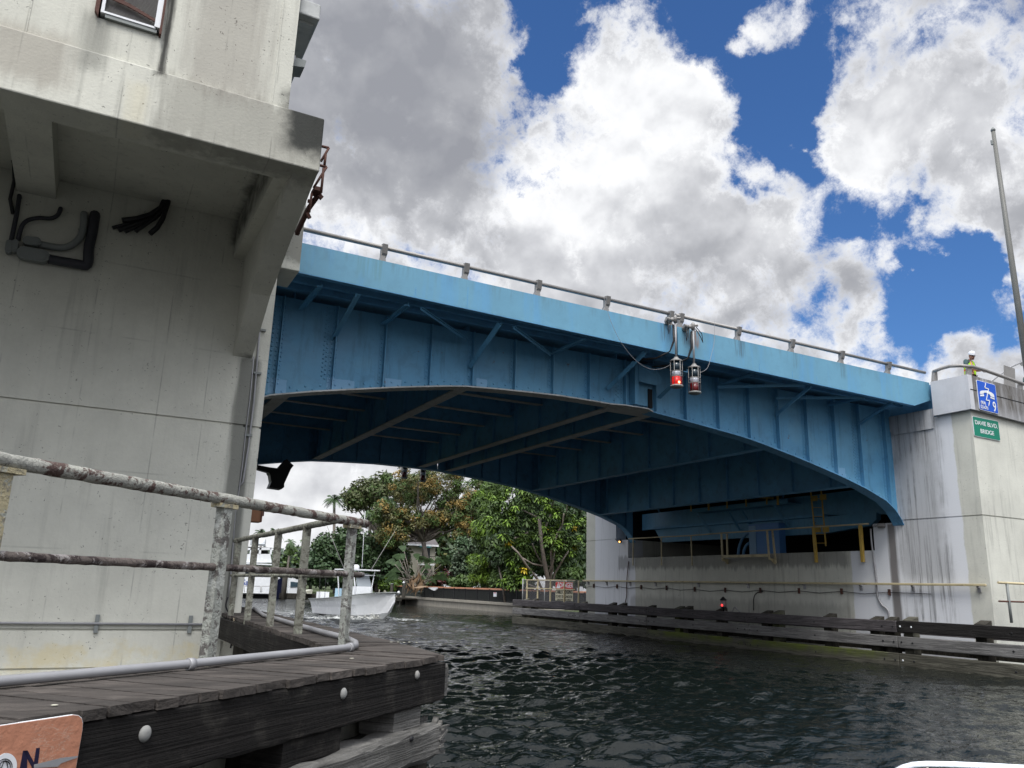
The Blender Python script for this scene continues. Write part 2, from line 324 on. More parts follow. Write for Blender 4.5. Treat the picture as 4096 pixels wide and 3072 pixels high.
M['greybox'] = plain('grey_cast_fitting', (.2, .215, .21), .55, var=.12)
M['rust'] = mat('rusted_steel', (.09, .04, .03), .8, var=.3, bump=.3, dirt=.5, dirtcol=(.06, .03, .03))
M['black'] = plain('black_rubber', (.012, .012, .014), .5)
M['white'] = plain('white_gelcoat', (.78, .8, .82), .25, spec=.5, coat=.3)
M['whitepaint'] = plain('white_paint', (.7, .71, .73), .5)

# ---------------------------------------------------------------- LEFT PIER
pier = thing('bridge_pier', (2.3, 14.9, 0), 'tall pale concrete bridge pier beside the timber walkway, under the overhanging control house', 'bridge pier')
m = MB(); zs = [-2, .47, .5, 1.05, 1.08, 4.58, 4.63, 9.2]
for i in range(0, 8, 2): m.box((-12, 14.9, zs[i]), (2.34, 30, zs[i+1]))
for z0, z1 in ((.47, .5), (1.05, 1.08), (4.58, 4.63)): m.box((-12, 14.93, z0), (2.31, 30, z1))
m.box((2.34, 15.03, -2), (2.64, 30, 4.6)); m.box((2.34, 15.06, 4.6), (2.61, 30, 4.64)); m.box((2.34, 15.03, 4.64), (2.64, 16.3, 9.0))
m.build('wall', M['conc'], pier)
m = MB(); m.bbox((.9, 15.1, 7.82), (3.06, 16.15, 9.45), .015); m.build('parapet_block', M['conc'], pier)
# footing seen in the gaps below the walkway
m = MB(); m.box((-12, 14.6, -2), (2.7, 30.5, .42)); m.build('footing', M['conc'], pier)
for x0, x1 in ((1.98, 2.32), (-1.78, -1.2)):
    m = MB()
    if x0 > 0: prof = [(14.91, 5.86), (14.91, 8.7), (10.9, 8.7), (10.9, 7.72), (11.3, 7.6), (12.6, 7.15), (13.7, 6.7), (14.55, 6.1)]
    else: prof = [(14.91, 8.15), (14.91, 8.7), (11.3, 8.7), (11.3, 8.1)]
    prof = [(y, min(z, 8.5) if x0 > 0 else z) for y, z in prof]; m.prism([(x0, y, z) for y, z in prof], (x1-x0, 0, 0)); m.build('bracket', M['conc'], pier)

house = thing('control_house', (0, 10.75, 7.7), 'concrete bridge control house overhanging the water, black-streaked below its air conditioner', 'control house')
m = MB(); m.bbox((-12, 10.75, 7.70), (2.32, 11.3, 8.569), .02); m.box((1.78, 11.3, 7.74), (2.30, 14.89, 8.529)); m.box((-12, 11.3, 8.5), (1.779, 14.89, 8.56)); m.build('floor_beam', M['conc'], house)
m = MB(); y0 = 10.84
xs = (-.78, -.02); zt = 10.1; zb = 9.14       # opening of the air conditioner
m.box((-12, y0, 8.57), (xs[0], 14.9, 14)); m.box((xs[1], y0, 8.57), (1.8, 14.9, 14)); m.box((xs[0], y0, 8.57), (xs[1], 14.9, zb)); m.box((xs[0], y0, zt), (xs[1], 14.9, 14)); m.box((xs[0], 11.5, zb), (xs[1], 14.9, zt))
m.build('wall', M['conc'], house)
m = MB(); m.prism([(1.55, y0-.008, 8.58), (1.57, y0-.008, 8.56), (1.57, y0-.008, 14), (1.55, y0-.008, 14)], (0, .02, 0)); m.build('trim_strip', M['conc'], house); m = MB(); m.prism([(-1.55, y0-.008, 8.58), (-1.53, y0-.008, 8.56), (-1.53, y0-.008, 14), (-1.55, y0-.008, 14)], (0, .02, 0)); m.build('trim_strip', M['conc'], house)
m = MB(); m.bbox((1.81, 10.95, 10.35), (2.14, 14.8, 10.62), .02); m.box((1.86, 11.1, 10.31), (2.08, 14.7, 10.35)); m.build('eave', M['greyflange'], house)
fl = thing('floodlight', (1.85, 11.0, 9.4), 'small grey floodlight fixed to the channel side of the control house', 'light')
m = MB(); p = AX(644, 138, 1.9); fl.location = p; m.prism([p+V((-.08, 0, -.06)), p+V((.1, 0, -.02)), p+V((.12, 0, .1)), p+V((-.04, 0, .1))], (0, .3, 0)); m.build('housing', M['greybox'], fl)
m = MB(); m.box(p+V((-.1, .1, .08)), p+V((-.03, .16, .2))); m.build('arm', M['galv'], fl)

def scribbles(t, pos, col):
    m = boxmask(t, pos, (-.66, 10, 9.36), (-.1, 11, 9.44), .012, .05, 4); col = t.mix(m, col, (.12, .04, .02))
    m = boxmask(t, pos, (-.6, 10, 9.43), (-.3, 11, 9.5), .012, .04, 5); return t.mix(t.math('MULTIPLY', m, .8), col, (.55, .42, .28))
ac = thing('air_conditioner', (-.4, 10.8, 9.14), 'rusty window air conditioner with silver fins, set in the control house wall', 'air conditioner')
m = MB(); m.box((-.72, 10.78, 9.2), (-.08, 11.3, 9.23)); m.box((-.72, 10.78, 9.98), (-.08, 11.3, 10.02)); m.box((-.76, 10.78, 9.2), (-.72, 11.3, 10.02)); m.box((-.1, 10.76, 9.22), (-.03, 11.3, 10.02)); m.build('case', M['whitepaint'], ac)
m = MB(); m.box((-.72, 10.86, 9.23), (-.1, 11.28, 9.98))
m.build('coil', plain('coil_dark', (.07, .07, .08), .4, metal=.4, extra=scribbles), ac)
m = MB()
for i in range(38): m.box((-.715, 10.84, 9.245+i*.019), (-.105, 10.862, 9.249+i*.019))
m.build('fins', M['alu'], ac)
m = MB(); m.prism([(-.72, 10.785, 9.45), (-.45, 10.785, 9.41), (-.1, 10.785, 9.31), (-.1, 10.785, 9.35), (-.4, 10.785, 9.45), (-.6, 10.785, 9.5)], (0, .02, 0)); m.build('torn_strip', M['rust'], ac)
m = MB(); m.prism([(-.83, 10.76, 9.2), (-.78, 10.76, 9.13), (-.78, 10.76, 10.1), (-.83, 10.76, 10.1)], (0, .25, 0)); m.build('side_frame', M['rust'], ac); m = MB(); m.box((-.03, 10.74, 9.12), (0, 11.1, 10.1)); m.build('side_frame', M['rust'], ac)
m = MB(); m.box((-.7, 10.79, 9.145), (-.06, 11.2, 9.195)); m.build('base_pan', M['greybox'], ac)

# conduits bent out of the wall under the overhang (all on the pier face)
def wall(x, y, off=.06): p = AY(x, y, 14.9-off); return p
def conduit(name, label, px, r, m_, group=None, fit=None, off=.08):
    k = D; pts = [wall(x, y, off) for x, y in px]
    o = thing(name, pts[0], label, 'conduit', group)
    mm = MB(); smooth = []
    for i in range(len(pts)-1):
        for j in range(4):
            tt = j/4; p0 = pts[max(i-1, 0)]; p1 = pts[i]; p2 = pts[i+1]; p3 = pts[min(i+2, len(pts)-1)]
            smooth.append(.5*((2*p1)+(p2-p0)*tt+(2*p0-5*p1+4*p2-p3)*tt*tt+(3*p1-p0-3*p2+p3)*tt**3))
    smooth.append(pts[-1]); end = smooth[0].copy(); end.y = 14.92
    mm.tube([end]+smooth, r, 10); mm.build('pipe', m_, o)
    if fit:
        (a, b, hw) = fit; a = wall(*a, .1); b = wall(*b, .1); mm = MB(); d = (b-a); n = 8; c1 = []
        L = d.length; u = d.normalized(); v = u.cross(V((0, 1, 0))).normalized()
        for k2 in range(9): th = math.pi*(k2/8)+math.pi/2; c1.append(a+u*hw*math.cos(th)+v*hw*math.sin(th))
        for k2 in range(9): th = math.pi*(k2/8)-math.pi/2; c1.append(b+u*hw*math.cos(th)+v*hw*math.sin(th))
        mm.prism([q+V((0, -.06, 0)) for q in c1], (0, .13, 0)); mm.build('junction_box', M['greybox'], o)
        mm = MB(); ctr = (a+b)/2; mm.prism([ctr+(q-ctr)*.78+V((0, -.075, 0)) for q in c1], (0, .02, 0)); mm.build('cover', M['greybox'], o)
    return o
gr = 'conduits bent out of the pier wall'
z2 = lambda x, y: (x/2.765/D, (700+y/2.765)/D)
conduit('electrical_conduit', 'thick black pipe elbow under the overhang with the large oval grey junction box', [z2(*q) for q in ((1050, 440), (1020, 640), (985, 800), (965, 990), (860, 985), (700, 960), (540, 930))], .085, M['pvc'], gr, (z2(270, 870), z2(470, 905), .11))
conduit('electrical_conduit', 'curved grey conduit sweeping down to the smaller oval junction box', [z2(*q) for q in ((930, 430), (925, 570), (880, 700), (760, 790), (620, 800), (440, 765))], .06, M['greybox'], gr, (z2(310, 735), z2(400, 745), .075))
conduit('electrical_conduit', 'thin S-shaped purple-black conduit below the rib', [z2(*q) for q in ((670, 370), (640, 440), (560, 480), (430, 475), (310, 500), (240, 570), (200, 720))], .036, M['pvc'], gr, (z2(172, 755), z2(160, 830), .05))
conduit('electrical_conduit', 'thin straight leaning conduit leftmost under the overhang', [z2(*q) for q in ((215, 230), (185, 430), (150, 600), (120, 740))], .036, M['pvc'], gr, (z2(105, 760), z2(95, 840), .05))
o = thing('hanging_cable', wall(8, 230), 'slack black cable hanging from the soffit at the frame edge', 'cable')
m = MB(); m.tube([AY(5, 225, 13.4), AY(10, 260, 13.7), AY(16, 300, 14.2), AY(30, 355, 14.6), AY(31, 390, 14.8), AY(22, 430, 14.85), AY(28, 462, 14.86)], .03, 8); m.build('cable', M['black'], o)
o = thing('cable_bundle', wall(300, 470), 'bundle of limp black cables sprouting from the wall under the overhang', 'cables')
for k, dd in enumerate(((0, 0), (8, 6), (14, 12), (-10, -4), (4, 14), (20, 4))):
    m = MB(); e = ((1245, 585), (1310, 610), (1380, 630), (1350, 500), (1500, 625), (1660, 640))[k]
    pts = [(1860, 130), (1840+dd[0], 250), (1790+dd[0], 370+dd[1]*2), (1680+dd[0]*2, 450+dd[1]*3), ((1680+e[0])/2, (470+e[1])/2+dd[1]), e] if k < 5 else [(1870, 130), (1860, 300), (1800, 480), (1740, 580), (1660, 650)]
    pts = [z2(*q) for q in pts]; m.tube([wall(*q, .05+.05*(i > 0)+.02*k) for i, q in enumerate(pts)], .035+.012*(k % 2), 8); m.build('cable', M['black'], o)

o = thing('wall_conduit', (0, 14.85, 1.15), 'long thin grey conduit clamped low along the left pier wall', 'conduit')
a = AY(-60, 1344, 14.86); b = AY(442, 1350, 14.86); a.z = b.z = 1.16; m = MB(); m.tube([V((-5, 14.86, 1.16)), b], .02, 8); m.build('pipe', M['galv'], o)
for px in (-200, 209, 411): p = AY(px, 1345, 14.88); m = MB(); m.box((p.x-.03, 14.86, 1.02), (p.x+.03, 14.895, 1.3)); m.build('clamp', M['greybox'], o)
o = thing('wall_conduit', AY(545, 765, 15.0), 'pair of thin grey conduits rising in the corner of the left pier', 'conduit')
for pts, r in ((((567, 640), (556, 770), (548, 870), (537, 960), (525, 1040), (516, 1052)), .018), (((548, 770), (540, 860), (531, 930), (524, 1000), (516, 1060), (508, 1110), (503, 1180), (497, 1260), (492, 1290)), .012)):
    m = MB(); m.tube([AY(x, y, 15.0 if r > .015 else 14.96) for x, y in pts], r, 8); m.build('pipe', M['galv'], o)
for q in ((566, 713), (536, 940), (556, 806)): p = AY(*q, 15.0); m = MB(); m.box(p+V((-.07, -.02, -.02)), p+V((.07, .03, .02))); m.build('clamp', M['greybox'], o)
# utility box on the channel side of the pier, seen past its edge
o = thing('utility_box', AY(560, 1105, 15.6), 'brown painted utility box on the channel side of the left pier', 'utility box')
p0 = AY(545, 1128, 15.6); p1 = AY(567, 1084, 15.6); m = MB(); m.bbox((2.6, 15.45, p0.z), (p1.x, 15.75, p1.z), .01); m.build('box', plain('brown_box', (.2, .09, .045), .6), o)
m = MB(); m.bbox((p1.x-.004, 15.5, p0.z+.12), (p1.x+.035, 15.6, p0.z+.24), .005); m.build('latch', M['rust'], o)
m = MB(); m.box((p1.x-.03, 15.425, p0.z+.01), (p1.x-.015, 15.45, p1.z-.01)); m.build('lid_seam', M['rust'], o)
# rusted balcony/ladder off the channel side of the control house
o = thing('access_ladder', AX(700, 400, 2.6), 'rusted steel access ladder and handrail hanging beside the control house', 'ladder')
zz_ = lambda x, y: ((1000+x/2.5525)/D, (500+y/2.5525)/D)
L = lambda x, y, Y: AY(*zz_(x, y), Y)
m = MB()
for a, b in (((735, 218), (805, 235)), ((805, 235), (725, 370)), ((772, 300), (760, 415)), ((715, 412), (782, 430)), ((782, 430), (650, 640)), ((752, 440), (726, 690))):
    m.tube([L(*a, 11.6), L(*b, 11.6)], .022, 6)
m.build('handrail', M['rust'], o); m = MB(); m.tube([L(605, 890, 12.4), L(630, 700, 12.4)], .022, 6)
m.build('handrail', M['rust'], o)
m = MB(); m.bar(L(715, 690, 12.4), L(600, 850, 12.7), .06, .07); m.bar(L(600, 850, 12.7), L(475, 1110, 13.2), .06, .09); m.build('stringer', M['rust'], o)
m = MB(); m.bar(L(640, 670, 12.4), L(722, 690, 12.4), .25, .07); m.bar(L(590, 775, 12.6), L(645, 785, 12.6), .05, .05); m.bar(L(705, 745, 12.4), L(730, 720, 12.4), .06, .08); m.bar(L(580, 930, 12.7), L(610, 920, 12.7), .06, .1); m.bar(L(480, 1105, 13.2), L(500, 1100, 13.2), .06, .06); m.build('tread', M['rust'], o)

# ---------------------------------------------------------------- BASCULE LEAVES
GY, FY, HY = 17.95, 16.35, 32.85      # near girder, fascia, far girder planes
curve = [(1.2, 4.0), (1.6, 4.7), (2.4, 5.45), (3.24, 5.92), (6.12, 6.48), (7.94, 6.78), (10.65, 6.91), (13.55, 6.88), (17.2, 6.52), (19.2, 6.15), (21.05, 5.75), (22.3, 5.42), (23.2, 5.1), (23.62, 4.84), (23.88, 4.55), (24.02, 4.3)]
_gx = np.arange(-1, 26, .05); _gz = np.interp(_gx, [c[0] for c in curve], [c[1] for c in curve]); _k = np.exp(-np.linspace(-2, 2, 41)**2); _k /= _k.sum()
_gs = np.convolve(np.pad(_gz, 20, 'edge'), _k, 'valid'); _wt = np.clip((22.6-_gx)/1.0, 0, 1)*np.clip((_gx-2.6)/1.0, 0, 1); _gz = _gs*_wt+_gz*(1-_wt)
def zb(x): return float(np.interp(x, _gx, _gz))
def topz(x): return float(np.interp(x, [3, 24], [8.97, 8.89]))
def fbz(x): return float(np.interp(x, [3, 13.6, 24], [8.28, 8.13, 8.0]))
def floor_z(x): return 8.2
def girder(m, y, xa, xb, riv=True, side=-1, w=.42):
    xs = [xa]+[c[0] for c in curve if xa < c[0] < xb]+[xb]; xs2 = []
    for i in range(len(xs)-1): xs2 += [xs[i]+(xs[i+1]-xs[i])*k/3 for k in range(3)]
    xs2.append(xs[-1])
    poly = [(x, y-.01, zb(x)) for x in xs2]+[(xb, y-.01, 8.25), (xa, y-.01, 8.25)]
    for i in range(len(xs2)-1):
        a, b = xs2[i], xs2[i+1]; m.prism([(a, y-.01, zb(a)), (b, y-.01, zb(b)), (b, y-.01, 8.25), (a, y-.01, 8.25)], (0, .02, 0))
    return xs2
def flange(m, m2, y, xs2, w=.42, t=.035):
    for i in range(len(xs2)-1):
        a, b = xs2[i], xs2[i+1]
        m2.prism([(a, y-w/2, zb(a)-t), (b, y-w/2, zb(b)-t), (b, y-w/2, zb(b)), (a, y-w/2, zb(a))], (0, w, 0))
        for s in (-1, 1):
            yy = y+s*.012; s = s*2.2; m.prism([(a, yy, zb(a)), (b, yy, zb(b)), (b, yy, zb(b)+.2), (a, yy, zb(a)+.2)], (0, s*.012, 0))
def rivets_line(m, p, q, sp, n, r=.021):
    p = V(p); q = V(q); L_ = (q-p).length; k = max(1, int(L_/sp))
    for i in range(k+1): m.dome(p+(q-p)*(i/k), n, r, 7)
st_px = [597, 717, 825, 925, 1017, 1108, 1190, 1268, 1345, 1410, 1474, 1543, 1608, 1669, 1729, 1787, 1840, 1893]
st_x = [AY(x, 800, GY).x for x in st_px]
xr = lambda x, y: ((2300+x*.6329)/D, (1050+y*.6329)/D)
xl = lambda x, y: ((1000+x*.6329)/D, (850+y*.6329)/D)
outr = [(xl(a, b), xl(c, d)) for a, b, c, d in ((440, 465, 320, 610), (670, 520, 520, 790), (990, 585, 840, 705), (1575, 705, 1390, 975), (2110, 800, 1900, 895))]+[(xr(a, b), xr(c, d)) for a, b, c, d in ((440, 570, 205, 800), (700, 690, 530, 855), (1130, 700, 900, 780), (1485, 785, 1270, 965), (1830, 855, 1590, 905), (2000, 885, 1790, 1025))]
diag = [(xl(1080, 600), xl(1370, 800)), (xl(1665, 720), xl(1900, 895)), (xr(1450, 770), xr(900, 782)), (xr(1830, 850), xr(1270, 852))]
def leaf(xa, xb, label, fbx, xfl, xfr):
    L_ = thing('bascule_leaf', ((xa+xb)/2, FY, 8), label, 'bridge span', 'two leaves of the blue bascule bridge')
    cut = .42
    # fascia plate with its lower lip; the outer lower corner is cut off
    m = MB()
    if xa < 5: poly = [(xfl, topz(3)), (xfl, 8.62), (xfl+.42, fbz(3)), (xfr, fbz(13.6)), (xfr, topz(13.6))]
    else: poly = [(xfl, topz(13.6)), (xfl, fbz(13.6)), (xfr-.85, fbz(24)), (xfr, 8.3), (xfr, topz(24))]
    m.prism([(x, FY, z) for x, z in poly], (0, .03, 0))
    m.build('fascia', M['blue'], L_)
    m = MB(); a, b = (poly[2], poly[3]) if xa < 5 else (poly[1], poly[2])
    m.bar((a[0], FY+.075, a[1]+.012), (b[0], FY+.075, b[1]+.012), .15, .022); m.build('fascia_lip', M['under'], L_)
    m = MB()
    for x in ((5.95, 7.25) if xa < 5 else (16.45, 17.75, 18.75)): m.box((x-.006, FY-.006, fbz(x)+.02), (x+.006, FY, fbz(x)+(.55 if x > 7 and x < 8 else .25)))
    m.build('panel_seam', M['under'], L_)
    m = MB(); m.box((xa, FY+.08, 8.42), (xb, 35.6, 8.84)); m.box((xa, 35.6, 8.0), (xb, 35.63, 8.95)); m.build('deck', M['under'], L_)
    # near and far arched girders
    for y in (GY, HY):
        near = y == GY
        m = MB(); x2 = girder(m, y, xa, xb); m.build('girder_web', M['blue2'] if near else M['under'], L_)
        m = MB(); m2 = MB(); flange(m, m2, y, x2); 
        if near:
            for i in range(int((xb-xa)/.17)):
                x = xa+.1+i*.17
                if x < xb-.05: m.dome((x, y-.038, zb(x)+(.06 if i % 2 else .14)), (0, -1, 0), .03, 7, .7)
                if x < xb-.05 and x > 3:
                    for dy in (-.15, .12): m2.dome((x, y+dy, zb(x)-.036), (0, 0, -1), .03, 6)
        else:
            for i in range(int((xb-xa)/.3)):
                x = xa+.1+i*.3; m2.dome((x, y-.14, zb(x)-.036), (0, 0, -1), .025, 6)
        m.build('flange_angle', M['blue2'] if near else M['under'], L_)
        fo = m2.build('bottom_flange', M['greyflange'] if near and xa < 5 else M['under'], L_)
    for i, x in enumerate(st_x):
        if not (xa <= x < xb): continue
        m = MB(); dbl = st_px[i] in (717, 1345, 1410, 597, 1840)
        m.box((x-.012, GY-.17, zb(x)+.01), (x+.012, GY-.012, 8.22)); s = -1 if xa < 5 else -1
        m.box((x-.1, GY-.026, zb(x)+.2), (x-.012, GY-.012, 8.22))
        z = zb(x)+.28
        while z < 8.15:
            m.dome((x-.055, GY-.026, z), (0, -1, 0), .027, 6, .7)
            if dbl or st_px[i] > 1268: m.dome((x+.06, GY-.013, z), (0, -1, 0), .025, 6, .7)
            if dbl: m.dome((x-.16, GY-.013, z), (0, -1, 0), .027, 6, .7); m.dome((x-.23, GY-.013, z+.05), (0, -1, 0), .027, 6, .7)
            z += .105
        m.build('stiffener', M['blue2'], L_)
    for i in range(12):
        x = xa+.4+i*(xb-xa)/12
        m = MB(); m.box((x-.012, HY-.16, zb(x)+.01), (x+.012, HY-.012, 8.2)); m.build('stiffener', M['under'], L_)
    # outriggers and diagonals between girder and fascia
    for pa, pb in outr:
        p = AY(*pa, FY+.25); q = AY(*pb, GY-.12)
        if not (xa-.2 <= p.x < xb): continue
        m = MB(); m.bar(p, q, .13, .03, up=(0, -1, .6)); m.bar(p+V((.055, 0, .03)), q+V((.055, 0, .03)), .02, .11, up=(0, -1, .6))
        x = q.x; m.prism([(x-.01, GY-.02, q.z), (x-.01, FY+.2, p.z-.02), (x-.01, FY+.2, 8.36), (x-.01, GY-.02, 8.36)], (.02, 0, 0)) if False else None
        m.build('outrigger', M['blue2'], L_)
    for pa, pb in diag:
        p = AY(*pa, FY+.25); q = AY(*pb, GY-.25)
        if not (xa <= p.x < xb): continue
        m = MB(); m.bar(p, q, .09, .02); m.bar(p+V((0, 0, -.03)), q+V((0, 0, -.03)), .016, .07); m.build('brace', M['blue2'], L_)
    for y in (16.95, 17.45): m = MB(); m.box((xa, y-.05, 8.28), (xb, y+.05, 8.42)); m.build('outer_stringer', M['under'], L_)
    # floor beams across, stringers along, lower laterals
    for x in fbx:
        m = MB(); z0 = zb(x)+.03; m.box((x-.012, GY+.03, z0), (x+.012, HY-.03, 8.42)); 
        for k in range(9): yy = GY+1+k*1.65; m.box((x-.1, yy-.01, z0+.03), (x+.1, yy+.01, 8.3))
        m.build('floor_beam', M['under'], L_)
        m = MB(); wv_ = .3; m.box((x-wv_/2, GY+.1, z0-.03), (x+wv_/2, HY-.1, z0))
        if x < 12:
            yy = GY+.2
            while yy < HY-.2:
                for dx in (-.11, -.05, .05, .11): m.dome((x+dx, yy, z0-.03), (0, 0, -1), .019, 6)
                yy += .15
        m.build('floor_beam_flange', M['greyflange'] if x < 16 else M['under'], L_)
    for k in range(6):
        y = GY+2.1+k*2.15
        m = MB(); m.box((xa, y-.01, 7.72), (xb, y+.01, 8.42)); m.build('stringer', M['under'], L_)
        m = MB(); m.box((xa, y-.1, 7.69), (xb, y+.1, 7.72)); m.build('stringer_flange', M['greyflange'], L_)  # pale grey puts the look of lit flange lines into the colour
    fx = sorted(fbx)
    for a, b in zip(fx[:-1], fx[1:]):
        continue
        m = MB(); z0 = min(zb(a), zb(b))+.25
        m.bar((a, GY+.2, zb(a)+.1), ((a+b)/2, (GY+HY)/2, z0+.1), .12, .03); m.bar(((a+b)/2, (GY+HY)/2, z0+.1), (b, HY-.2, zb(b)+.1), .12, .03); m.bar((b, GY+.2, zb(b)+.12), (a, HY-.2, zb(a)+.12), .12, .03)
        m.build('lateral_brace', M['under'], L_)
    return L_
XJ = AY(1462, 700, FY).x
lv1 = leaf(1.2, XJ-.02, 'left leaf of the blue steel bascule bridge, its near girder lit beside the left pier', [3.6, 8.05, 12.65], 2.7, XJ-.02)
lv2 = leaf(XJ+.02, 24.05, 'right leaf of the blue steel bascule bridge, curving down to the right pier', [13.95, 18.3, 22.1], XJ+.02, 24.0)
# centre lock housing between the leaves
m = MB(); x0 = st_x[9]-.75
m.box((x0-.1, GY-.3, 6.96), (x0+.02, GY-.02, 8.1)); m.box((x0+.02, GY-.1, 7.0), (x0+.62, GY-.03, 8.1)); m.prism([(x0+.02, GY-.32, 7.62), (x0+.62, GY-.32, 7.58), (x0+.78, GY-.32, 7.66), (x0+.82, GY-.32, 7.8), (x0+.72, GY-.32, 7.98), (x0+.5, GY-.32, 8.1), (x0+.02, GY-.32, 8.14)], (0, .03, 0))
m.build('lock_housing', M['blue2'], lv1)
m = MB(); m.box((x0+.48, GY-.14, 6.95), (x0+.62, GY-.104, 7.5)); m.build('lock_gap', M['dark'], lv1)  # near-black box painted as the darkness of the gap
m = MB(); m.prism([(12.2, GY-.3, 6.86), (12.6, GY-.42, 6.86), (13.4, GY-.42, 6.86), (13.9, GY-.1, 6.85), (13.9, GY+.5, 6.85), (12.5, GY+.5, 6.86)], (0, 0, -.03))
for k in range(12): m.dome((12.5+.1*(k % 6), GY-.3+.12*(k//6), 6.83), (0, 0, -1), .022, 6)
m.build('gusset_plate', M['greyflange'], lv1)
# bent fender plate hanging under the far end of the left leaf
zf = lambda x, y, Y: AY((950+x/3.687)/D, (1550+y/3.687)/D, Y)
m = MB(); Y = 31.6
m.prism([zf(290, 1140, Y), zf(470, 1175, Y), zf(590, 1190, Y), zf(600, 1240, Y), zf(460, 1255, Y), zf(290, 1205, Y)], (0, .3, 0))
m.prism([zf(460, 1250, Y), zf(600, 1190, Y), zf(725, 1055, Y), zf(830, 1150, Y), zf(790, 1200, Y), zf(690, 1420, Y), zf(690, 1470, Y), zf(650, 1500, Y), zf(465, 1475, Y), zf(500, 1390, Y), zf(485, 1290, Y)], (0, .5, 0))
m.build('bumper_bracket', M['black'], lv1)
# railing on each leaf
def rail_post(m, x, y, z0, z1):
    m.prism([(x-.075, y+.16, z0), (x-.045, y+.02, z0+(z1-z0)*.5), (x-.06, y-.04, z1), (x-.06, y+.09, z1+.02), (x-.045, y+.12, z0+(z1-z0)*.5), (x-.075, y+.3, z0)], (.12, 0, 0))
    m.prism([(x-.1, y+.05, z0), (x+.07, y+.05, z0), (x+.045, y+.05, z0+.12), (x+.05, y+.05, z1), (x-.06, y+.05, z1), (x-.065, y+.05, z0+.12)], (0, .09, 0))
posts_px = [817, 1000, 1160, 1310, 1448, 1470, 1593, 1707, 1812, 1910, 2000]
rz = lambda x: topz(x)+.36
for lf, lo, hi in ((lv1, 2.9, XJ-.02), (lv2, XJ+.06, 24.0)):
    m = MB(); m.tube([(lo if lo < 4 else lo-.02, FY+.1, rz(lo)), (hi-.02, FY+.1, rz(hi))], .05, 12); m.build('rail', M['alu'], lf)
    for px in posts_px:
        x = AY(px, 700, FY+.1).x
        if lo-.1 <= x <= hi+.1: m = MB(); rail_post(m, x, FY+.02, topz(x)+.0, rz(x)+.05); m.build('rail_post', M['alu'], lf)

# navigation lights under the joint
red_on = emis('lit_red_lens', (1, .03, .02), 0.35, (.4, .01, .01)); red_off = plain('dark_red_lens', (.12, .008, .01), .15, spec=.6); grn = plain('dark_green_lens', (.006, .02, .03), .1, spec=.7); clr = plain('clear_lens', (.4, .42, .47), .12, spec=.7)
bulb = emis('lit_bulb', (1, .25, .1), 9)
def navlight(px, py, Y, label, on, s=1.0, near=True, scale=1.0):
    base = AY(px, py, Y); o = thing('navigation_light', base, label, 'signal light', 'caged navigation lights hung from the bridge'); k = scale
    z = base.z; x, y = base.x, base.y
    m = MB(); m.lathe((x, y, z), [(.11, 0), (.17, .03), (.17, .06)], 12); m.build('base', M['greybox'], o)
    secs = ((.06, .3, red_on if on else red_off), (.3, .44, clr), (.44, .72, grn))
    for a, b, mm in secs: m = MB(); m.lathe((x, y, z+a), [(.12, 0), (.125, (b-a)/2), (.12, b-a-.004)], 16); m.build('lens', mm, o)
    if on: m = MB(); m.ball((x-.02, y-.125, z+.13), .035, 8, (1, .3, 1)); m.build('bulb', bulb, o)
    m = MB()
    for zz in (.06, .3, .44, .72):
        m.tube([(x+.155*math.cos(a), y+.155*math.sin(a), z+zz) for a in [2*math.pi*i/16 for i in range(17)]], .009, 5, caps=False)
    for i in range(6): a = math.pi/2+2*math.pi*i/6; m.tube([(x+.155*math.cos(a), y+.155*math.sin(a), z+.03), (x+.155*math.cos(a), y+.155*math.sin(a), z+.74)], .008, 5)
    m.build('cage', M['alu'], o)
    m = MB(); m.lathe((x, y, z+.72), [(.165, 0), (.165, .025), (.12, .05), (.07, .08), (.05, .12)], 14); m.build('cap', M['alu'], o)
    if near:
        m = MB(); m.tube([(x, y, z+.8), (x, y, z+1.85)], .028, 10); m.build('pole', M['galv'], o)
        m = MB(); m.lathe((x, y, z+1.8), [(.05, 0), (.05, .16), (.035, .2)], 10); m.lathe((x-.13, FY-.02, z+1.86), [(.09, 0), (.09, .05), (.05, .06), (.05, .22), (.06, .23), (.06, .26)], 10, (0, -1, 0)); m.lathe((x-.24, FY-.14, z+1.9), [(.05, 0), (.05, .3)], 8, (1, 0, 0)); m.lathe((x+.02, y, z+1.93), [(.035, 0), (.035, .12)], 8, (.7, -.5, 0)); m.build('swivel_joint', M['alu'], o)
        m = MB(); m.tube([(x-.2, y, z+1.85), (x-.25, y, z+1.6), (x-.23, y, z+1.45), (x-.19, y, z+1.6), (x-.12, y, z+1.9)], .012, 6); m.tube([(x-.06, y+.02, z+1.75), (x-.04, y+.03, z+1.3), (x-.12, y+.1, z+1.0), (x-.35, y+.4, z+.85), (x-.8, y+.8, z+.82)], .027, 6, .7)
        if not on: m.tube([(x+.1, y, z+1.9), (x+.3, y, z+1.75), (x+.33, y, z+1.5), (x+.25, y, z+1.65), (x+.08, y, z+1.85)], .012, 6)
        m.build('cable', M['black'], o)
    return o
n1_ = navlight(1462, 838, FY-.22, 'caged hanging navigation light with its red lens glowing, below the leaf joint', True)
n2_ = navlight(1501, 852, FY-.22, 'unlit caged hanging navigation light just right of the glowing red one', False)
navlight(873, 1034, 35.4, 'dark small navigation light hanging from the far side of the bridge, left one of two', False, near=False)
navlight(913, 1041, 35.4, 'dark small navigation light hanging from the far side of the bridge, right one of two', False, near=False)
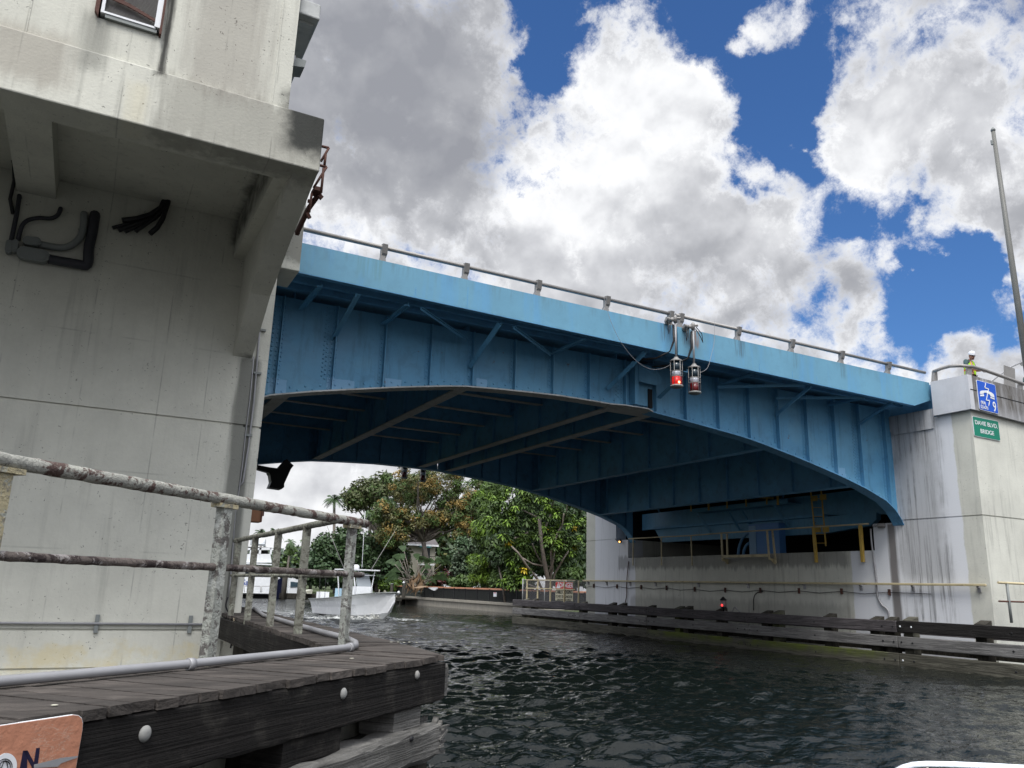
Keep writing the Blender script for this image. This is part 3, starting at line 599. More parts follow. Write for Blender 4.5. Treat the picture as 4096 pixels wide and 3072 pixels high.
def wire(name, label, pts, r, mt, cat='cable'):
    P = [V(p) for p in pts]; o = thing(name, P[0], label, cat); m = MB(); sm = []
    for i in range(len(P)-1):
        for j in range(6):
            tt = j/6; p0 = P[max(i-1, 0)]; p1 = P[i]; p2 = P[i+1]; p3 = P[min(i+2, len(P)-1)]
            sm.append(.5*((2*p1)+(p2-p0)*tt+(2*p0-5*p1+4*p2-p3)*tt*tt+(3*p1-p0-3*p2+p3)*tt**3))
    m.tube(sm+[P[-1]], r, 6); m.build('strand', mt, o); return o
wire('safety_chain', 'thin slack chain looping from the railing down to the glowing navigation light', [AY(x, y, FY-.1) for x, y in ((1304, 640), (1318, 690), (1342, 740), (1375, 780), (1405, 797), (1430, 796), (1448, 788))], .005, M['galv'], 'chain')
wire('safety_chain', 'thin slack chain from the railing down to the unlit navigation light', [AY(x, y, FY-.12) for x, y in ((1543, 690), (1543, 735), (1537, 765), (1528, 795), (1512, 805))], .005, M['galv'], 'chain')
# ---------------------------------------------------------------- RIGHT PIER
PX_ = 24.0
rp = thing('bridge_pier', (24.5, 26, 0), 'long concrete bridge pier across the channel with bluish white paint and a dark machinery opening', 'bridge pier')
m = MB()
def rwall(y0, y1, z0, z1, x0=PX_, x1=30):
    for a, b, inset in ((-2, 4.46, 0), (4.46, 4.5, .03), (4.5, 9, 0)):
        lo, hi = max(a, z0), min(b, z1)
        if hi > lo: m.box((x0+inset, y0+(inset if y0 < 15.2 else 0), lo), (x1, y1, hi))
rwall(15.06, 17.95, -2, 7.72, x1=45)
m.prism([(PX_, 17.951, 4.42), (PX_, 17.951, -2), (PX_, 18.95, -2), (PX_, 18.95, 4.42)], (6, 0, 0))
rwall(18.951, 33.17, -2, 3.53, x1=24.5); rwall(33.171, 34.2, -2, 4.42); rwall(34.201, 36.95, -2, 8)
m.build('wall', M['concR'], rp)
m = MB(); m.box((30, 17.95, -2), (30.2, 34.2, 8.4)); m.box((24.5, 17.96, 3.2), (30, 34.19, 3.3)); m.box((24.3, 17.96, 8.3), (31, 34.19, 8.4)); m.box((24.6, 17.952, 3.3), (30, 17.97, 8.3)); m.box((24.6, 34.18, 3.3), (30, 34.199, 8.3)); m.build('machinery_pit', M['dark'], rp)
m = MB(); m.box((24.16, 16.21, 7.725), (24.9, 35.6, 8.86)); m.build('abutment', M['under'], rp)
# haunch at the head of the streaked column
m = MB(); m.prism([(PX_-.04, y, z) for y, z in ((16.25, 8.0), (17.94, 8.0), (17.94, 7.5), (17.85, 7.35), (16.35, 7.35))], (.039, 0, 0)); m.build('column_head', M['concR'], rp)
m = MB(); g = -.02; zt = lambda x: 8.84-(x-24)*.03
m.prism([(PX_-.16, 14.93, zt(24)), (45, 14.93, zt(45)), (45, 14.93, zt(45)-1.27), (PX_-.16, 14.93, 7.73)], (0, .3, 0)); m.prism([(PX_-.16, 15.231, 8.84), (PX_-.16, 16.2, 8.86), (PX_-.16, 16.2, 7.73), (PX_-.16, 15.231, 7.73)], (.5, 0, 0))
m.build('parapet', M['parapet'], rp)
m = MB(); m.prism([(PX_-.1, 14.925, 8.38), (45, 14.925, 8.38-21*.03), (45, 14.925, 8.35-21*.03), (PX_-.1, 14.925, 8.35)], (0, .004, 0)); m.build('parapet_joint', M['dark'], rp)
m = MB(); m.box((24.4, 15.25, 7.7), (60, 37, 8.22)); m.build('roadway_slab', M['greyflange'], rp)
# curved aluminium railing on the parapet
m = MB(); Yr = 15.1
ptsr = [AY(x, y, Yr) for x, y in ((2018, 803), (2030, 797), (2050, 791), (2075, 790), (2100, 792), (2125, 799), (2170, 815), (2212, 830), (2300, 862), (2420, 905))]
ptsr[0] = AX(2016, 803, PX_+.0); ptsr[1] = AX(2033, 796, PX_+.05); ptsr[2] = AX(2052, 791, PX_+.15)
m.tube(ptsr, .055, 12); m.build('rail', M['alu'], rp)
for px, py0, py1, X in ((2022, 803, 826, None), (2096, 791, 812, 1), (2207, 829, 850, 1)):
    p0 = AX(px, py1, PX_+.05) if X is None else AY(px, py1, Yr); p1 = AX(px, py0, PX_+.05) if X is None else AY(px, py0, Yr)
    m = MB(); m.prism([p0+V((-.12, 0, -.04)), p0+V((.1, 0, -.04)), p1+V((.07, 0, .03)), p1+V((-.07, 0, .03))], (0, .1, 0)); m.build('rail_post', M['alu'], rp)

# --- machinery in the opening: cross girder, walkway, cabinet, ladder
def XP(x, y, X=25.0): return AX(x, y, X)
zq = lambda x, y: ((2600+x/3.16)/D, (1900+y/3.16)/D)
cg = thing('cross_girder', XP(1650, 1150), 'deep blue steel cross girder filling the opening of the far pier', 'steel beam')
m = MB(); Xc = 25.2
q0 = [XP(*zq(-100, 500), Xc), XP(*zq(2212, 235), Xc), XP(1925, 1048, Xc), XP(1925, 1110, Xc), XP(*zq(2212, 510), Xc), XP(*zq(20, 685), Xc), XP(*zq(-100, 700), Xc)]
m.prism(q0, (.2, 0, 0)); m.build('web', M['blue2'], cg)
m = MB(); m.prism([XP(*zq(60, 690), Xc-.1), XP(*zq(2212, 525), Xc-.1), XP(1893, 1107, Xc-.1), XP(1893, 1122, Xc-.1), XP(1880, 1135, Xc-.1), XP(*zq(2212, 740), Xc-.1), XP(*zq(150, 850), Xc-.1)], (.25, 0, 0)); m.build('lower_beam', M['blue2'], cg)
m = MB(); m.bar(XP(*zq(20, 680), Xc-.18), XP(*zq(2212, 510), Xc-.18), .1, .3, up=(1, 0, 0)); m.build('flange', M['under'], cg)
# end bearing bracket (dark column below girder at the right) and hanging braces
for a, b in (((75, 365), (120, 470)), ((820, 280), (815, 340)), ((1705, 170), (1675, 300))):
    m = MB(); m.bar(XP(*zq(*a), 24.8), XP(*zq(*b), 24.8), .1, .03); m.build('hanger', M['blue2'], cg)
wk = thing('service_walkway', XP(*zq(1000, 430), 24.5), 'blue inspection walkway with stubby yellow posts bracketed to the cross girder', 'walkway')
X = 24.45; a0, a1 = XP(*zq(530, 450), X), XP(*zq(1740, 365), X); b0 = XP(*zq(535, 480), X); z0 = b0.z
m = MB(); m.prism([V((X, a0.y, z0)), V((X, a1.y, z0)), V((X, a1.y, z0+.17)), V((X, a0.y, z0+.17))], (.03, 0, 0)); m.box((X+.03, a1.y, z0+.02), (25.18, a0.y, z0+.05)); m.build('platform', M['blue2'], wk)
for a, b in (((590, 480), (770, 725)), ((1000, 470), (1140, 700)), ((1150, 430), (1260, 620)), ((1560, 370), (1750, 650))):
    m = MB(); p = XP(*zq(*a), X+.1); q = XP(*zq(*b), 25.05); m.bar(p, q, .05, .09); m.build('strut', M['blue2'], wk)
for x, ya, yb in ((512, 310, 460), (735, 280, 445), (968, 275, 422), (1208, 215, 398), (1470, 185, 372), (1610, 175, 380)):
    m = MB(); p = XP(*zq(x, ya), X-.01); q = XP(*zq(x+8, yb), X-.01); m.bar(p, q, .1 if x in (735, 1610) else .07, .03, up=(1, 0, 0)); m.build('rail_post', M['yel'], wk)
m = MB(); m.bar(XP(*zq(1150, 262), X+.3), XP(*zq(1560, 295), X+.3), .03, .09); m.build('rail', M['yel'], wk)
cb = thing('electrical_cabinet', XP(*zq(1440, 1000), 24.9), 'blue electrical cabinet standing behind the yellow railing on the far pier ledge', 'cabinet')
Y0, Y1 = XP(*zq(1250, 800), 24.75).y, XP(*zq(1635, 800), 24.75).y; zt_ = XP(*zq(1350, 620), 24.75).z
m = MB(); m.bbox((24.75, Y1, 3.3), (25.1, Y0, zt_), .01); m.build('body', mat('deep_blue_cabinet', (.08, .22, .5), .5, var=.08), cb)
m = MB(); m.bbox((24.73, Y0-.42, 3.4), (24.748, Y0-.03, zt_-.06), .003); m.build('door', plain('light_blue_door', (.2, .36, .55), .5), cb)
for rr_, off in ((.75, .12), (.45, .1)):
    m = MB(); c = V((24.85, Y0+.02, 3.45)); m.tube([c+V((0, rr_*math.sin(a)*1.0, rr_*1.35*math.cos(a))) for a in [i*math.pi/16 for i in range(9)]]+[c+V((0, rr_, -.3))], .06, 8); m.build('pipe', plain('blue_pipe', (.1, .24, .42), .5), cb)
ld = thing('ladder', XP(1755, 1100, 24.4), 'yellow steel ladder hanging into the machinery opening', 'ladder')
for x0, x1 in ((1488, 1515), (1555, 1590)):
    m = MB(); f_ = lambda x, y: XP((2300+x*.6329)/D, (1900+y*.6329)/D, 24.35); m.bar(f_(x0, 85), f_(x1-4 if x0 > 1500 else x1, 450 if x0 > 1500 else 360), .05, .03, up=(1, 0, 0)); m.build('stile', M['yel'], ld)
for k in range(6):
    y = 150+k*56; m = MB(); p = f_(1497+k*4, y); q = f_(1563+k*4, y); m.tube([p, q], .012, 6); m.build('rung', M['yel'], ld)
for q in ((1512, 148), (1535, 345), (1585, 345), (1568, 140)): m = MB(); p = f_(*q); m.bbox(p+V((-.02, -.14, -.1)), p+V((.02, .14, .1)), .004); m.build('bracket', M['yel'], ld)
# yellow ledge railing
yr = thing('ledge_railing', (24, 26, 3.6), 'worn yellow pipe railing along the ledge of the machinery opening', 'railing')
f_ = lambda x, y, X=23.9: XP((2300+x*.6329)/D, (1900+y*.6329)/D, X)
m = MB(); m.tube([f_(340, 403), f_(540, 392), f_(730, 383), f_(915, 368), f_(1250, 346, 23.6), f_(1500, 330), f_(1855, 308)], .028, 8); m.build('top_rail', M['cream'], yr)
for (x0, ya, x1, yb, r) in ((368, 402, 366, 572, .025), (546, 393, 547, 570, .025), (733, 384, 740, 572, .025), (1803, 318, 1820, 550, .055), (1507, 330, 1526, 553, .05)):
    m = MB(); m.bar(f_(x0, ya), f_(x1, yb), r*1.8, r*1.8, up=(1, 0, 0)); m.build('post', M['yel'] if r > .03 else M['cream'], yr)
for (x0, ya, x1, yb, X) in ((925, 372, 933, 545, 23.55), (960, 372, 963, 505, 23.9), (1213, 350, 1228, 535, 23.55), (1247, 350, 1268, 558, 23.8)):
    m = MB(); m.bar(f_(x0, ya, X), f_(x1, yb, X), .07, .05, up=(1, 0, 0)); m.build('post', M['cream'], yr)
m = MB(); m.bar(f_(930, 516, 23.55), f_(1225, 508, 23.55), .1, .05, up=(1, 0, 0)); m.build('toe_board', M['cream'], yr)
for xx in (945, 1245): m = MB(); m.prism([f_(xx-18, 525, 23.56), f_(xx+25, 530, 24), f_(xx+25, 565, 24), f_(xx+15, 560, 23.9)], (0, .04, 0)); m.build('gusset', M['cream'], yr)
# long cream handrail along the pier wall
lr = thing('handrail', (23.85, 26, 2.42), 'long cream pipe handrail fixed along the far pier wall', 'handrail')
m = MB(); m.bbox((23.82, 15.1, 2.38), (23.9, 37.05, 2.455), .015); m.build('rail', M['cream'], lr)
for y in (15.4, 17.6, 19.6, 22.1, 25, 28, 31, 33, 35, 36.7): m = MB(); m.box((23.9, y-.03, 2.33), (24, y+.03, 2.40)); m.box((23.96, y-.05, 2.2), (24, y+.05, 2.36)); m.build('bracket', M['galv'], lr)
pts = []
cl = []
for x, y in ((30, 700), (117, 701), (264, 704), (416, 709), (577, 713), (755, 722), (948, 727), (1170, 728), (1414, 732), (1683, 735), (1985, 741)): cl.append(f_(x, y, 23.95))
pts = [cl[0]]
for a, b in zip(cl[:-1], cl[1:]): pts += [(a+b)/2+V((0, 0, -.07)), b]
pts += [f_(2250, 752, 23.95)]
o = thing('cable_run', cl[4], 'thin black cable sagging between clamps along the far pier wall', 'cable')
m = MB(); m.tube(pts, .011, 5); m.build('cable', M['black'], o)
for c in cl[1:]: m = MB(); m.box(c+V((-.02, -.035, -.1)), c+V((.04, .035, .1))); m.build('clamp', M['rust'], o)
wire('electrical_conduit', 'grey conduit running down the white-painted end of the far pier', [f_(*q, 23.95) for q in ((1868, 340), (1875, 430), (1890, 540), (1905, 660), (1912, 760), (1940, 820), (1978, 855), (1985, 905))], .03, M['galv'])
wire('electrical_conduit', 'short curved black conduit at mid height of the far pier wall', [f_(*q, 23.95) for q in ((1185, 735), (1150, 745), (1131, 775), (1129, 855))], .018, M['black'])
wire('electrical_conduit', 'rusty cable snaking down the pier corner left of the opening', [f_(*q, 23.95) for q in ((340, 545), (333, 600), (326, 690), (326, 760), (316, 812))], .022, M['rust'])
o = thing('insulator', f_(1930, 318), 'ribbed grey insulator fitting at the upper corner of the white-painted wall', 'insulator')
m = MB(); p = f_(1880, 322, 23.9); q = f_(1958, 318, 23.9); m.tube([p, q], .025, 8); m.build('rod', M['galv'], o)
for k in range(5): c = p+(q-p)*(.5+k*.11); m = MB(); m.lathe(c, [(.06, -.02), (.085, 0), (.06, .02)], 12, (q-p).normalized()); m.build('rib', M['alu'], o)
o = thing('wall_lamp', f_(290, 422), 'small lit amber lamp on the far corner of the opening', 'lamp')
m = MB(); c = f_(285, 420, 23.85); m.tube([f_(255, 405, 23.98), f_(268, 418, 23.9), c], .02, 6); m.build('arm', M['black'], o)
m = MB(); m.lathe(c+V((0, 0, .0)), [(.05, -.05), (.1, 0), (.09, .06), (.04, .1)], 10, (-.5, -.7, .3)); m.build('housing', M['rust'], o)
m = MB(); m.ball(c+V((-.07, -.05, -.02)), .045, 8); m.build('bulb', emis('amber_bulb', (1, .5, .12), 4), o)

# signs on the near face of the pier
def sign_quad(c4, Y, th=.015): return [AY(x/D, y/D, Y) for x, y in c4]
def txt(s, o, origin, ux, uz, size, mt, parent, bold=.0, ext=.002, sx=1.0):
    cu = bpy.data.curves.new('lettering', 'FONT'); cu.body = s; cu.size = size; cu.extrude = ext; cu.offset = bold; cu.align_x = 'CENTER'; cu.align_y = 'CENTER'
    ob = bpy.data.objects.new('tmp', cu); me = ob.to_mesh(); me = me.copy(); bpy.data.objects.remove(ob)
    ux = V(ux).normalized(); uz = V(uz).normalized(); n = ux.cross(uz); mm = MB()
    mm.add([V(origin)+ux*v.co.x*sx+uz*v.co.y+n*v.co.z for v in me.vertices], [tuple(p.vertices) for p in me.polygons]); return mm.build('lettering', mt, parent)
wsign = plain('sign_white', (.72, .74, .76), .5); M['wsign'] = wsign
def signboard(name, label, quad, Y, facecol, border=.025, rad=.05):
    P = sign_quad(quad, Y); o = thing(name, P[3], label, 'sign'); n = V((0, 1, 0))
    def rnd(P, ins, r):
        c = sum(P, V((0, 0, 0)))/4; Q = []
        for i in range(4):
            a, b, d = P[i-1], P[i], P[(i+1) % 4]; u = (a-b).normalized(); w_ = (d-b).normalized(); b2 = b+u*ins+w_*ins
            Q += [b2+u*r, b2+(u+w_)*r*.3, b2+w_*r]
        return Q
    m = MB(); m.prism(rnd(P, 0, rad), (0, .02, 0)); m.build('board', wsign, o)
    m = MB(); m.prism([q+V((0, -.004, 0)) for q in rnd(P, border, rad*.7)], (0, .008, 0)); m.build('face', plain(name+'_face', facecol, .45), o)
    ux = (P[1]-P[0]+P[2]-P[3]).normalized(); uz = (P[0]-P[3]+P[1]-P[2]).normalized(); c = sum(P, V((0, 0, 0)))/4
    return o, P, c, ux, uz
s7 = lambda x, y: (3100+x*.4521, 1200+y*.4521)
o, P, c, ux, uz = signboard('bridge_name_sign', 'green sign reading DAVIE BLVD. BRIDGE on the right pier', [s7(1745, 1025), s7(1975, 1072), s7(1996, 1248), s7(1765, 1202)], 15.03, (.005, .19, .12), .014, .05)
wt = (P[1]-P[0]).length; ht = (P[0]-P[3]).length
txt('DAVIE BLVD.', o, c+uz*ht*.2+V((0, -.01, 0)), ux, uz, ht*.3, wsign, o, .0015, sx=.62*wt/(ht*1.2)); txt('BRIDGE', o, c-uz*ht*.2+V((0, -.01, 0)), ux, uz, ht*.3, wsign, o, .0015, sx=.62*wt/(ht*1.2))
sp_ = lambda x, y: (3696+x/5.53, 1350+y/5.53)
o, P, c, ux, uz = signboard('telephone_sign', 'blue sign with a white telephone handset, lightning bolt and phone number on the parapet', [sp_(1155, 930), sp_(1575, 1045), sp_(1650, 1695), sp_(1232, 1590)], 14.9, (.01, .09, .52), .015, .05)
Yf = 14.885; q = lambda x, y: AY(*[v/D for v in sp_(x, y)], Yf)
m = MB()
def stroke(m, pts, w_):
    for a, b in zip(pts[:-1], pts[1:]): m.bar(q(*a), q(*b), w_, .006, up=(0, 1, 0))
stroke(m, [(1365, 1010), (1345, 1110), (1430, 1140), (1405, 1250), (1378, 1385), (1455, 1395), (1430, 1510)], .032); m.build('bolt_symbol', wsign, o)
m = MB(); m.prism([q(*p_) for p_ in ((1240, 1190), (1290, 1172), (1400, 1172), (1500, 1220), (1545, 1260), (1562, 1330), (1475, 1300), (1460, 1265), (1400, 1225), (1330, 1215), (1325, 1240), (1240, 1252))], (0, .008, 0)); m.prism([q(*p_) for p_ in ((1245, 1265), (1325, 1255), (1335, 1295), (1250, 1300))], (0, .008, 0)); m.prism([q(*p_) for p_ in ((1472, 1310), (1560, 1345), (1562, 1378), (1475, 1340))], (0, .008, 0)); m.build('handset_symbol', wsign, o)
txt('(954)', o, q(1312, 1445), ux, uz, .15, wsign, o, .002, sx=.8); txt('523-6701', o, q(1340, 1550), ux, uz, .15, wsign, o, .002, sx=.7); txt('9', o, q(1562, 1545), ux, uz, .46, wsign, o, .004, sx=.75)
# back of a road sign, street lamp and tall pole on the approach
o = thing('road_sign', AY(2190, 830, 17.2), 'back of a plain grey road sign standing on the bridge approach', 'sign')
P = [AY(*[v/D for v in sp_(x, y)], 17.2) for x, y in ((1772, 610), (2012, 690), (2030, 1140), (1775, 1060))]
m = MB(); m.prism(P, (0, .02, 0)); m.build('panel', M['alu'], o)
m = MB(); p = (P[0]+P[1])/2; m.box((p.x-.04, 17.221, 7.9), (p.x+.04, 17.27, p.z-.2)); m.build('post', M['galv'], o)
o = thing('street_lamp', AY(2200, 900, 24), 'street lamp with a curved arm behind the parapet of the approach', 'street lamp')
m = MB(); Ys = 24; L2 = lambda x, y: AY(*[v/D for v in sp_(x, y)], Ys); m.tube([L2(1380, 1050), L2(1620, 860), L2(1920, 650), L2(2150, 550)], [.07, .06, .05, .045], 8); m.build('arm', M['galv'], o)
m = MB(); p = L2(2150, 555); m.lathe(p, [(.06, 0), (.18, .15), (.2, .5), (.1, .8), (.02, .85)], 12, (.95, 0, .1)); m.build('lamp_head', M['galv'], o)
m = MB(); p = L2(1380, 1050); m.tube([V((p.x-.3, Ys, 7.9)), p], .09, 8); m.build('pole', M['galv'], o)
o = thing('tall_pole', AY(2212, 745, 15.9), 'tall tapering bare pole rising at the right edge above the approach', 'pole')
Yp = 15.9; top = AY(2145, 281, Yp); bx = AY(2213, 745, Yp).x; m = MB(); m.tube([V((bx, Yp, 7.9)), V(((bx+top.x)/2, Yp, (7.9+top.z)/2)), V((top.x, Yp, top.z))], [.12, .1, .068], 12); m.build('shaft', plain('dull_bronze_pole', (.13, .13, .12), .5), o)
m = MB(); m.lathe(top, [(.08, -.05), (.085, .02), (.02, .12)], 12); m.build('cap', M['greybox'], o)
m = MB(); p = AY(2142, 308, Yp); m.bbox(p+V((-.03, -.03, -.1)), p+V((.07, .03, .1)), .02); m.build('bracket', M['greybox'], o)

# ---------------------------------------------------------------- FENDERS
def wood(name, base, g=(1.2, 1.2, 22), **k): return mat(name, base, .82, var=.22, vscale=1.5, bump=.6, bscale=30, spec=.2, grain=g, **k)
def algae(t, pos, col):
    s = t.new('ShaderNodeSeparateXYZ', Vector=pos); n_ = t.noise(pos, .8, 5, .6); f2 = t.noise(pos, 6, 6, .6)
    m = t.math('MULTIPLY', t.math('MULTIPLY', t.rng(n_, .35, .5), boxmask(t, pos, (22, 17.8, -1), (23, 29.5, 1), .6, .8, .7)), t.rng(t.math('ADD', s.outputs[2], t.math('MULTIPLY', f2, .1)), .1, .3)); return t.mix(t.math('MULTIPLY', m, .85), col, (.1, .13, .015))
wdk = wood('grey_weathered_timber', (.115, .105, .11), (.25, .9, 14)); wdm = wood('silver_timber', (.24, .235, .23), (.25, .9, 16)); wda = wood('algae_stained_timber', (.13, .125, .1), (.25, .9, 14), extra=algae); wblk = wood('creosote_timber', (.028, .026, .025), (.25, .9, 14)); wpile = wood('dark_pile_timber', (.06, .055, .045), (6, 6, .6))
wcap = wood('pile_top_timber', (.16, .15, .13), (3, 3, 3))
fd = thing('timber_fender', (22.6, 27, 0), 'three-rail dark timber fender along the far pier, its lowest rail green with algae', 'fender')
yj = [10.2]+[AX(x, 1330, 22.6).y for x in (1934, 1613, 1397, 1240)]+[AX(1107, 1300, 22.6).y]
for z0, z1, mm in ((.95, 1.29, wdk), (.5, .84, wdm), (-.06, .34, wda)):
    for i in range(5):
        m = MB(); a, b = yj[i]+.012, yj[i+1]-.012
        dz = random.uniform(-.01, .01); m.bbox((22.6, a, z0+dz), (22.78, b, z1+dz), .02); 
        m.build('rail', (wblk if i == 0 and z0 > .9 else wdk if i < 1 and z0 > .5 else mm), fd)
        for yy in (a+.12, a+.5, (a+b)/2, b-.5, b-.12): m = MB(); m.dome((22.6, yy, (z0+z1)/2+dz), (-1, 0, 0), .032, 8, .5); m.build('bolt', M['wsign'] if (i == 0 and random.random() < .4) else M['black'], fd)
ypl = [AX(x, 1300, 23).y for x in (1262, 1325, 1347, 1409, 1470, 1488, 1560, 1658, 1682, 1793, 1893, 1925, 1965, 2120)]+[12.0, 40.6, 41.6, 10.6]
for i, y in enumerate(ypl):
    h = 1.31+.06*random.random()
    m = MB(); m.prism([(22.8, y-.16, -2), (23.12, y-.16, -2), (23.12, y-.16, h+.06), (22.8, y-.16, h-.05)], (0, .32, 0)); m.build('pile', wpile if i % 4 else wda, fd)
m = MB(); m.box((23.13, 10.3, .9), (23.4, 42.3, 1.2)); m.build('walkway', wdk, fd)
m = MB(); m.box((23.13, 10.3, .35), (23.25, 42.3, .62)); m.build('inner_rail', wpile, fd)
o = thing('channel_marker_light', AX(1563, 1300, 22.9), 'small red lit marker lantern standing on the far fender', 'signal light')
p = AX(1563, 1313, 22.9); m = MB(); m.lathe(p, [(.03, -.15), (.03, 0), (.13, .01), (.13, .04)], 12); m.build('base', M['black'], o)
m = MB(); m.lathe(p+V((0, 0, .04)), [(.115, 0), (.12, .12), (.115, .24)], 14); m.build('lens', plain('clear_pink_lens', (.3, .22, .22), .15), o)
m = MB(); m.ball(p+V((-.1, -.03, .1)), .045, 8); m.build('bulb', emis('red_bulb', (1, .03, .03), 3), o)
m = MB(); m.lathe(p+V((0, 0, .28)), [(.14, 0), (.14, .03), (.02, .15)], 12); m.build('cap', M['black'], o)
wire('cable', 'short grey cable coiled at the red marker lantern', [p+V(q_) for q_ in ((0, -.05, -.12), (0, -.3, -.15), (0, -.5, -.1), (0, -.6, .05), (.02, -.72, -.02), (.05, -.95, -.2))], .018, M['galv'])
# walkway railing at the right edge
o = thing('walkway_railing', (24.6, 14.6, 1.3), 'weathered two-rail walkway railing at the right end of the far fender', 'railing')
q4 = lambda x, y, Y=14.6: AY((3296+x/2.765)/D, (2250+y/2.765)/D, Y)
a = q4(1925, 222); m = MB(); m.tube([a, V((29, 14.6, a.z))], .035, 8); m.build('rail', M['cream'], o)
a2 = q4(1935, 428); m = MB(); m.tube([a2, V((29, 14.6, a2.z))], .025, 8); m.build('rail', M['rust'], o)
m = MB(); m.tube([q4(2022, 235), q4(2075, 668)], .04, 8); m.build('post', M['greybox'], o)
# ---------------------------------------------------------------- NEAR WALKWAY
CD = V((.748, .664, 0)); CN = V((.664, -.748, 0))         # along the front leg, outward (towards the channel)
P0 = V((2.80, 6.43, 0)); DZ = 1.35
def AP(x, y, off=0.0):        # photo point on the outer face of the front leg, pushed outward by off
    v = ray(x, y); t_ = ((P0+CN*off)-EYE).dot(CN)/v.dot(CN); return EYE+v*t_
def lichen(name, base, c2, c3, sc=9): 
    def ex(t, pos, col):
        a = t.noise(pos, sc, 8, .7, .3); b = t.noise(t.vm('ADD', pos, (7, 3, 1)), sc*.8, 9, .72, .5); c = t.noise(pos, sc*5, 4, .7)
        col = t.mix(t.rng(a, .5, .56, 0.0, .9, True), col, c2); col = t.mix(t.rng(b, .54, .6, 0.0, .95, True), col, c3)
        return t.mix(t.rng(c, .62, .7, 0.0, .8), col, (.03, .03, .028))
    return mat(name, base, .9, var=.25, bump=.9, bscale=60, spec=.15, extra=ex)
lich = lichen('lichen_crusted_rail', (.3, .3, .27), (.075, .04, .035), (.36, .36, .32), 9)
lichm = lichen('dark_mottled_rail', (.13, .11, .1), (.04, .03, .03), (.3, .28, .27), 10)
lichp = lichen('lichen_crusted_post', (.3, .31, .28), (.1, .09, .085), (.42, .43, .4), 14)
lichy = lichen('peeling_cream_post', (.42, .37, .24), (.2, .19, .16), (.33, .34, .3), 11)
lichg = lichen('weathered_grey_post', (.2, .2, .17), (.09, .085, .07), (.26, .27, .22), 12)
def perboard(t, pos, col):
    r_ = t.new('ShaderNodeObjectInfo').outputs['Random']; return t.mix(t.rng(r_, 0.0, 1.0, .0, .5), col, (.035, .032, .03))
deckw = wood('black_grey_deck_board', (.115, .1, .09), (1.6, 5, 6), dirt=.35, dirtcol=(.05, .045, .04), extra=perboard); beamw = wood('tarred_black_timber', (.017, .015, .014), (.5, .5, 30), dirt=.25, dirtcol=(.14, .13, .11)); oldw = wood('split_silver_timber', (.17, .165, .155), (.9, .9, 30))
wkw = thing('timber_walkway', (2.3, 6.8, 1.3), 'black weathered timber walkway with angled corner at the front left, beams below', 'walkway')
W_ = 1.13; u = -1.2; pos_ = -6.2; k = 0
while pos_ < -.02:               # boards across the front leg (distance along CD measured back from the corner)
    bw = .145+random.uniform(-.006, .006); a = P0+CD*pos_+CN*random.uniform(-.005, .02); z = DZ+random.uniform(-.006, .003)
    m = MB(); q = a-CN*W_; e = CD*(bw-.012)
    if pos_+bw > -.0: break
    # boards near the corner run on into the rear leg
    pts = [a, a+e, q+e, q]; m.prism([V((p.x, p.y, z-.045)) for p in pts], (0, 0, .045)); vv = m.v
    o = m.build('deck_board', deckw, wkw); k += 1
    pos_ += bw
# corner wedge and rear leg boards
m = MB(); A = P0-CD*.02; B = A-CN*W_; 
ys = [6.62]; x_in, x_out = 2.12, 2.92
def xin(y): return 2.12+.03*(y-7.5)
def xout(y): return 2.86+.035*(y-6.5)
Cc = V((xout(7.55), 7.55, 0)); m.prism([V((p[0], p[1], DZ-.045)) for p in ((A.x, A.y), (Cc.x, Cc.y), (B.x, B.y))], (0, 0, .044)); m.build('corner_board', deckw, wkw)
y = 7.56
while y < 15.0:
    m = MB(); j = random.uniform(-.02, .02); m.box((xin(y)+j-.03, y, DZ-.05), (xout(y)+j, y+.135, DZ+random.uniform(-.005, .003))); m.build('deck_board', deckw, wkw); y += .146
m = MB(); y = 15.03
while y < 32: m.box((2.7, y, DZ-.05), (xout(min(y, 18)), y+.135, DZ+random.uniform(-.005, .003))); y += .146
tag(m.build('far_boards', deckw, wkw), kind='stuff')
def vbeam(m, d0, d1, off0, off1, z0, z1, ch=.012, n=24, jit=.006):
    # squared timber along CD between distances d0..d1 with slightly worn edges
    sec = [(off0, z0+ch), (off0+ch, z0), (off1-ch, z0), (off1, z0+ch), (off1, z1-ch), (off1-ch, z1), (off0+ch, z1), (off0, z1-ch)]
    vs = []
    for i in range(n+1):
        p = P0+CD*(d0+(d1-d0)*i/n)
        for o_, z in sec: vs.append(p+CN*(o_+random.uniform(-jit, jit)*.6)+V((0, 0, z+random.uniform(-jit, jit))))
    fs = [(i*8+k, i*8+(k+1) % 8, (i+1)*8+(k+1) % 8, (i+1)*8+k) for i in range(n) for k in range(8)]+[tuple(reversed(range(8))), tuple(n*8+k for k in range(8))]
    return m.add(vs, [tuple(reversed(f)) for f in fs])
m = MB(); vbeam(m, -6.5, .02, -.13, .0, 1.0, 1.297, n=60); m.build('outer_beam', beamw, wkw)
m = MB(); vbeam(m, -.25, .12, -.12, -.02, 1.02, 1.27, .02, 6, .02) ; m.build('beam_end', oldw, wkw)
m = MB(); vbeam(m, -6.5, -.2, -1.1, -1.0, 1.0, 1.297, n=40); m.build('inner_beam', beamw, wkw)
m = MB(); m.box((xin(8), 7.6, 1.0), (xin(8)+.08, 14.8, 1.297)); m.build('inner_beam', beamw, wkw)
m = MB(); m.prism([(xout(6.6)-.05, 6.62, 1.0), (xout(30)-.3, 30, 1.0), (xout(30)-.3, 30, 1.297), (xout(6.6)-.05, 6.62, 1.297)], (-.1, 0, 0)); m.build('channel_beam', beamw, wkw)
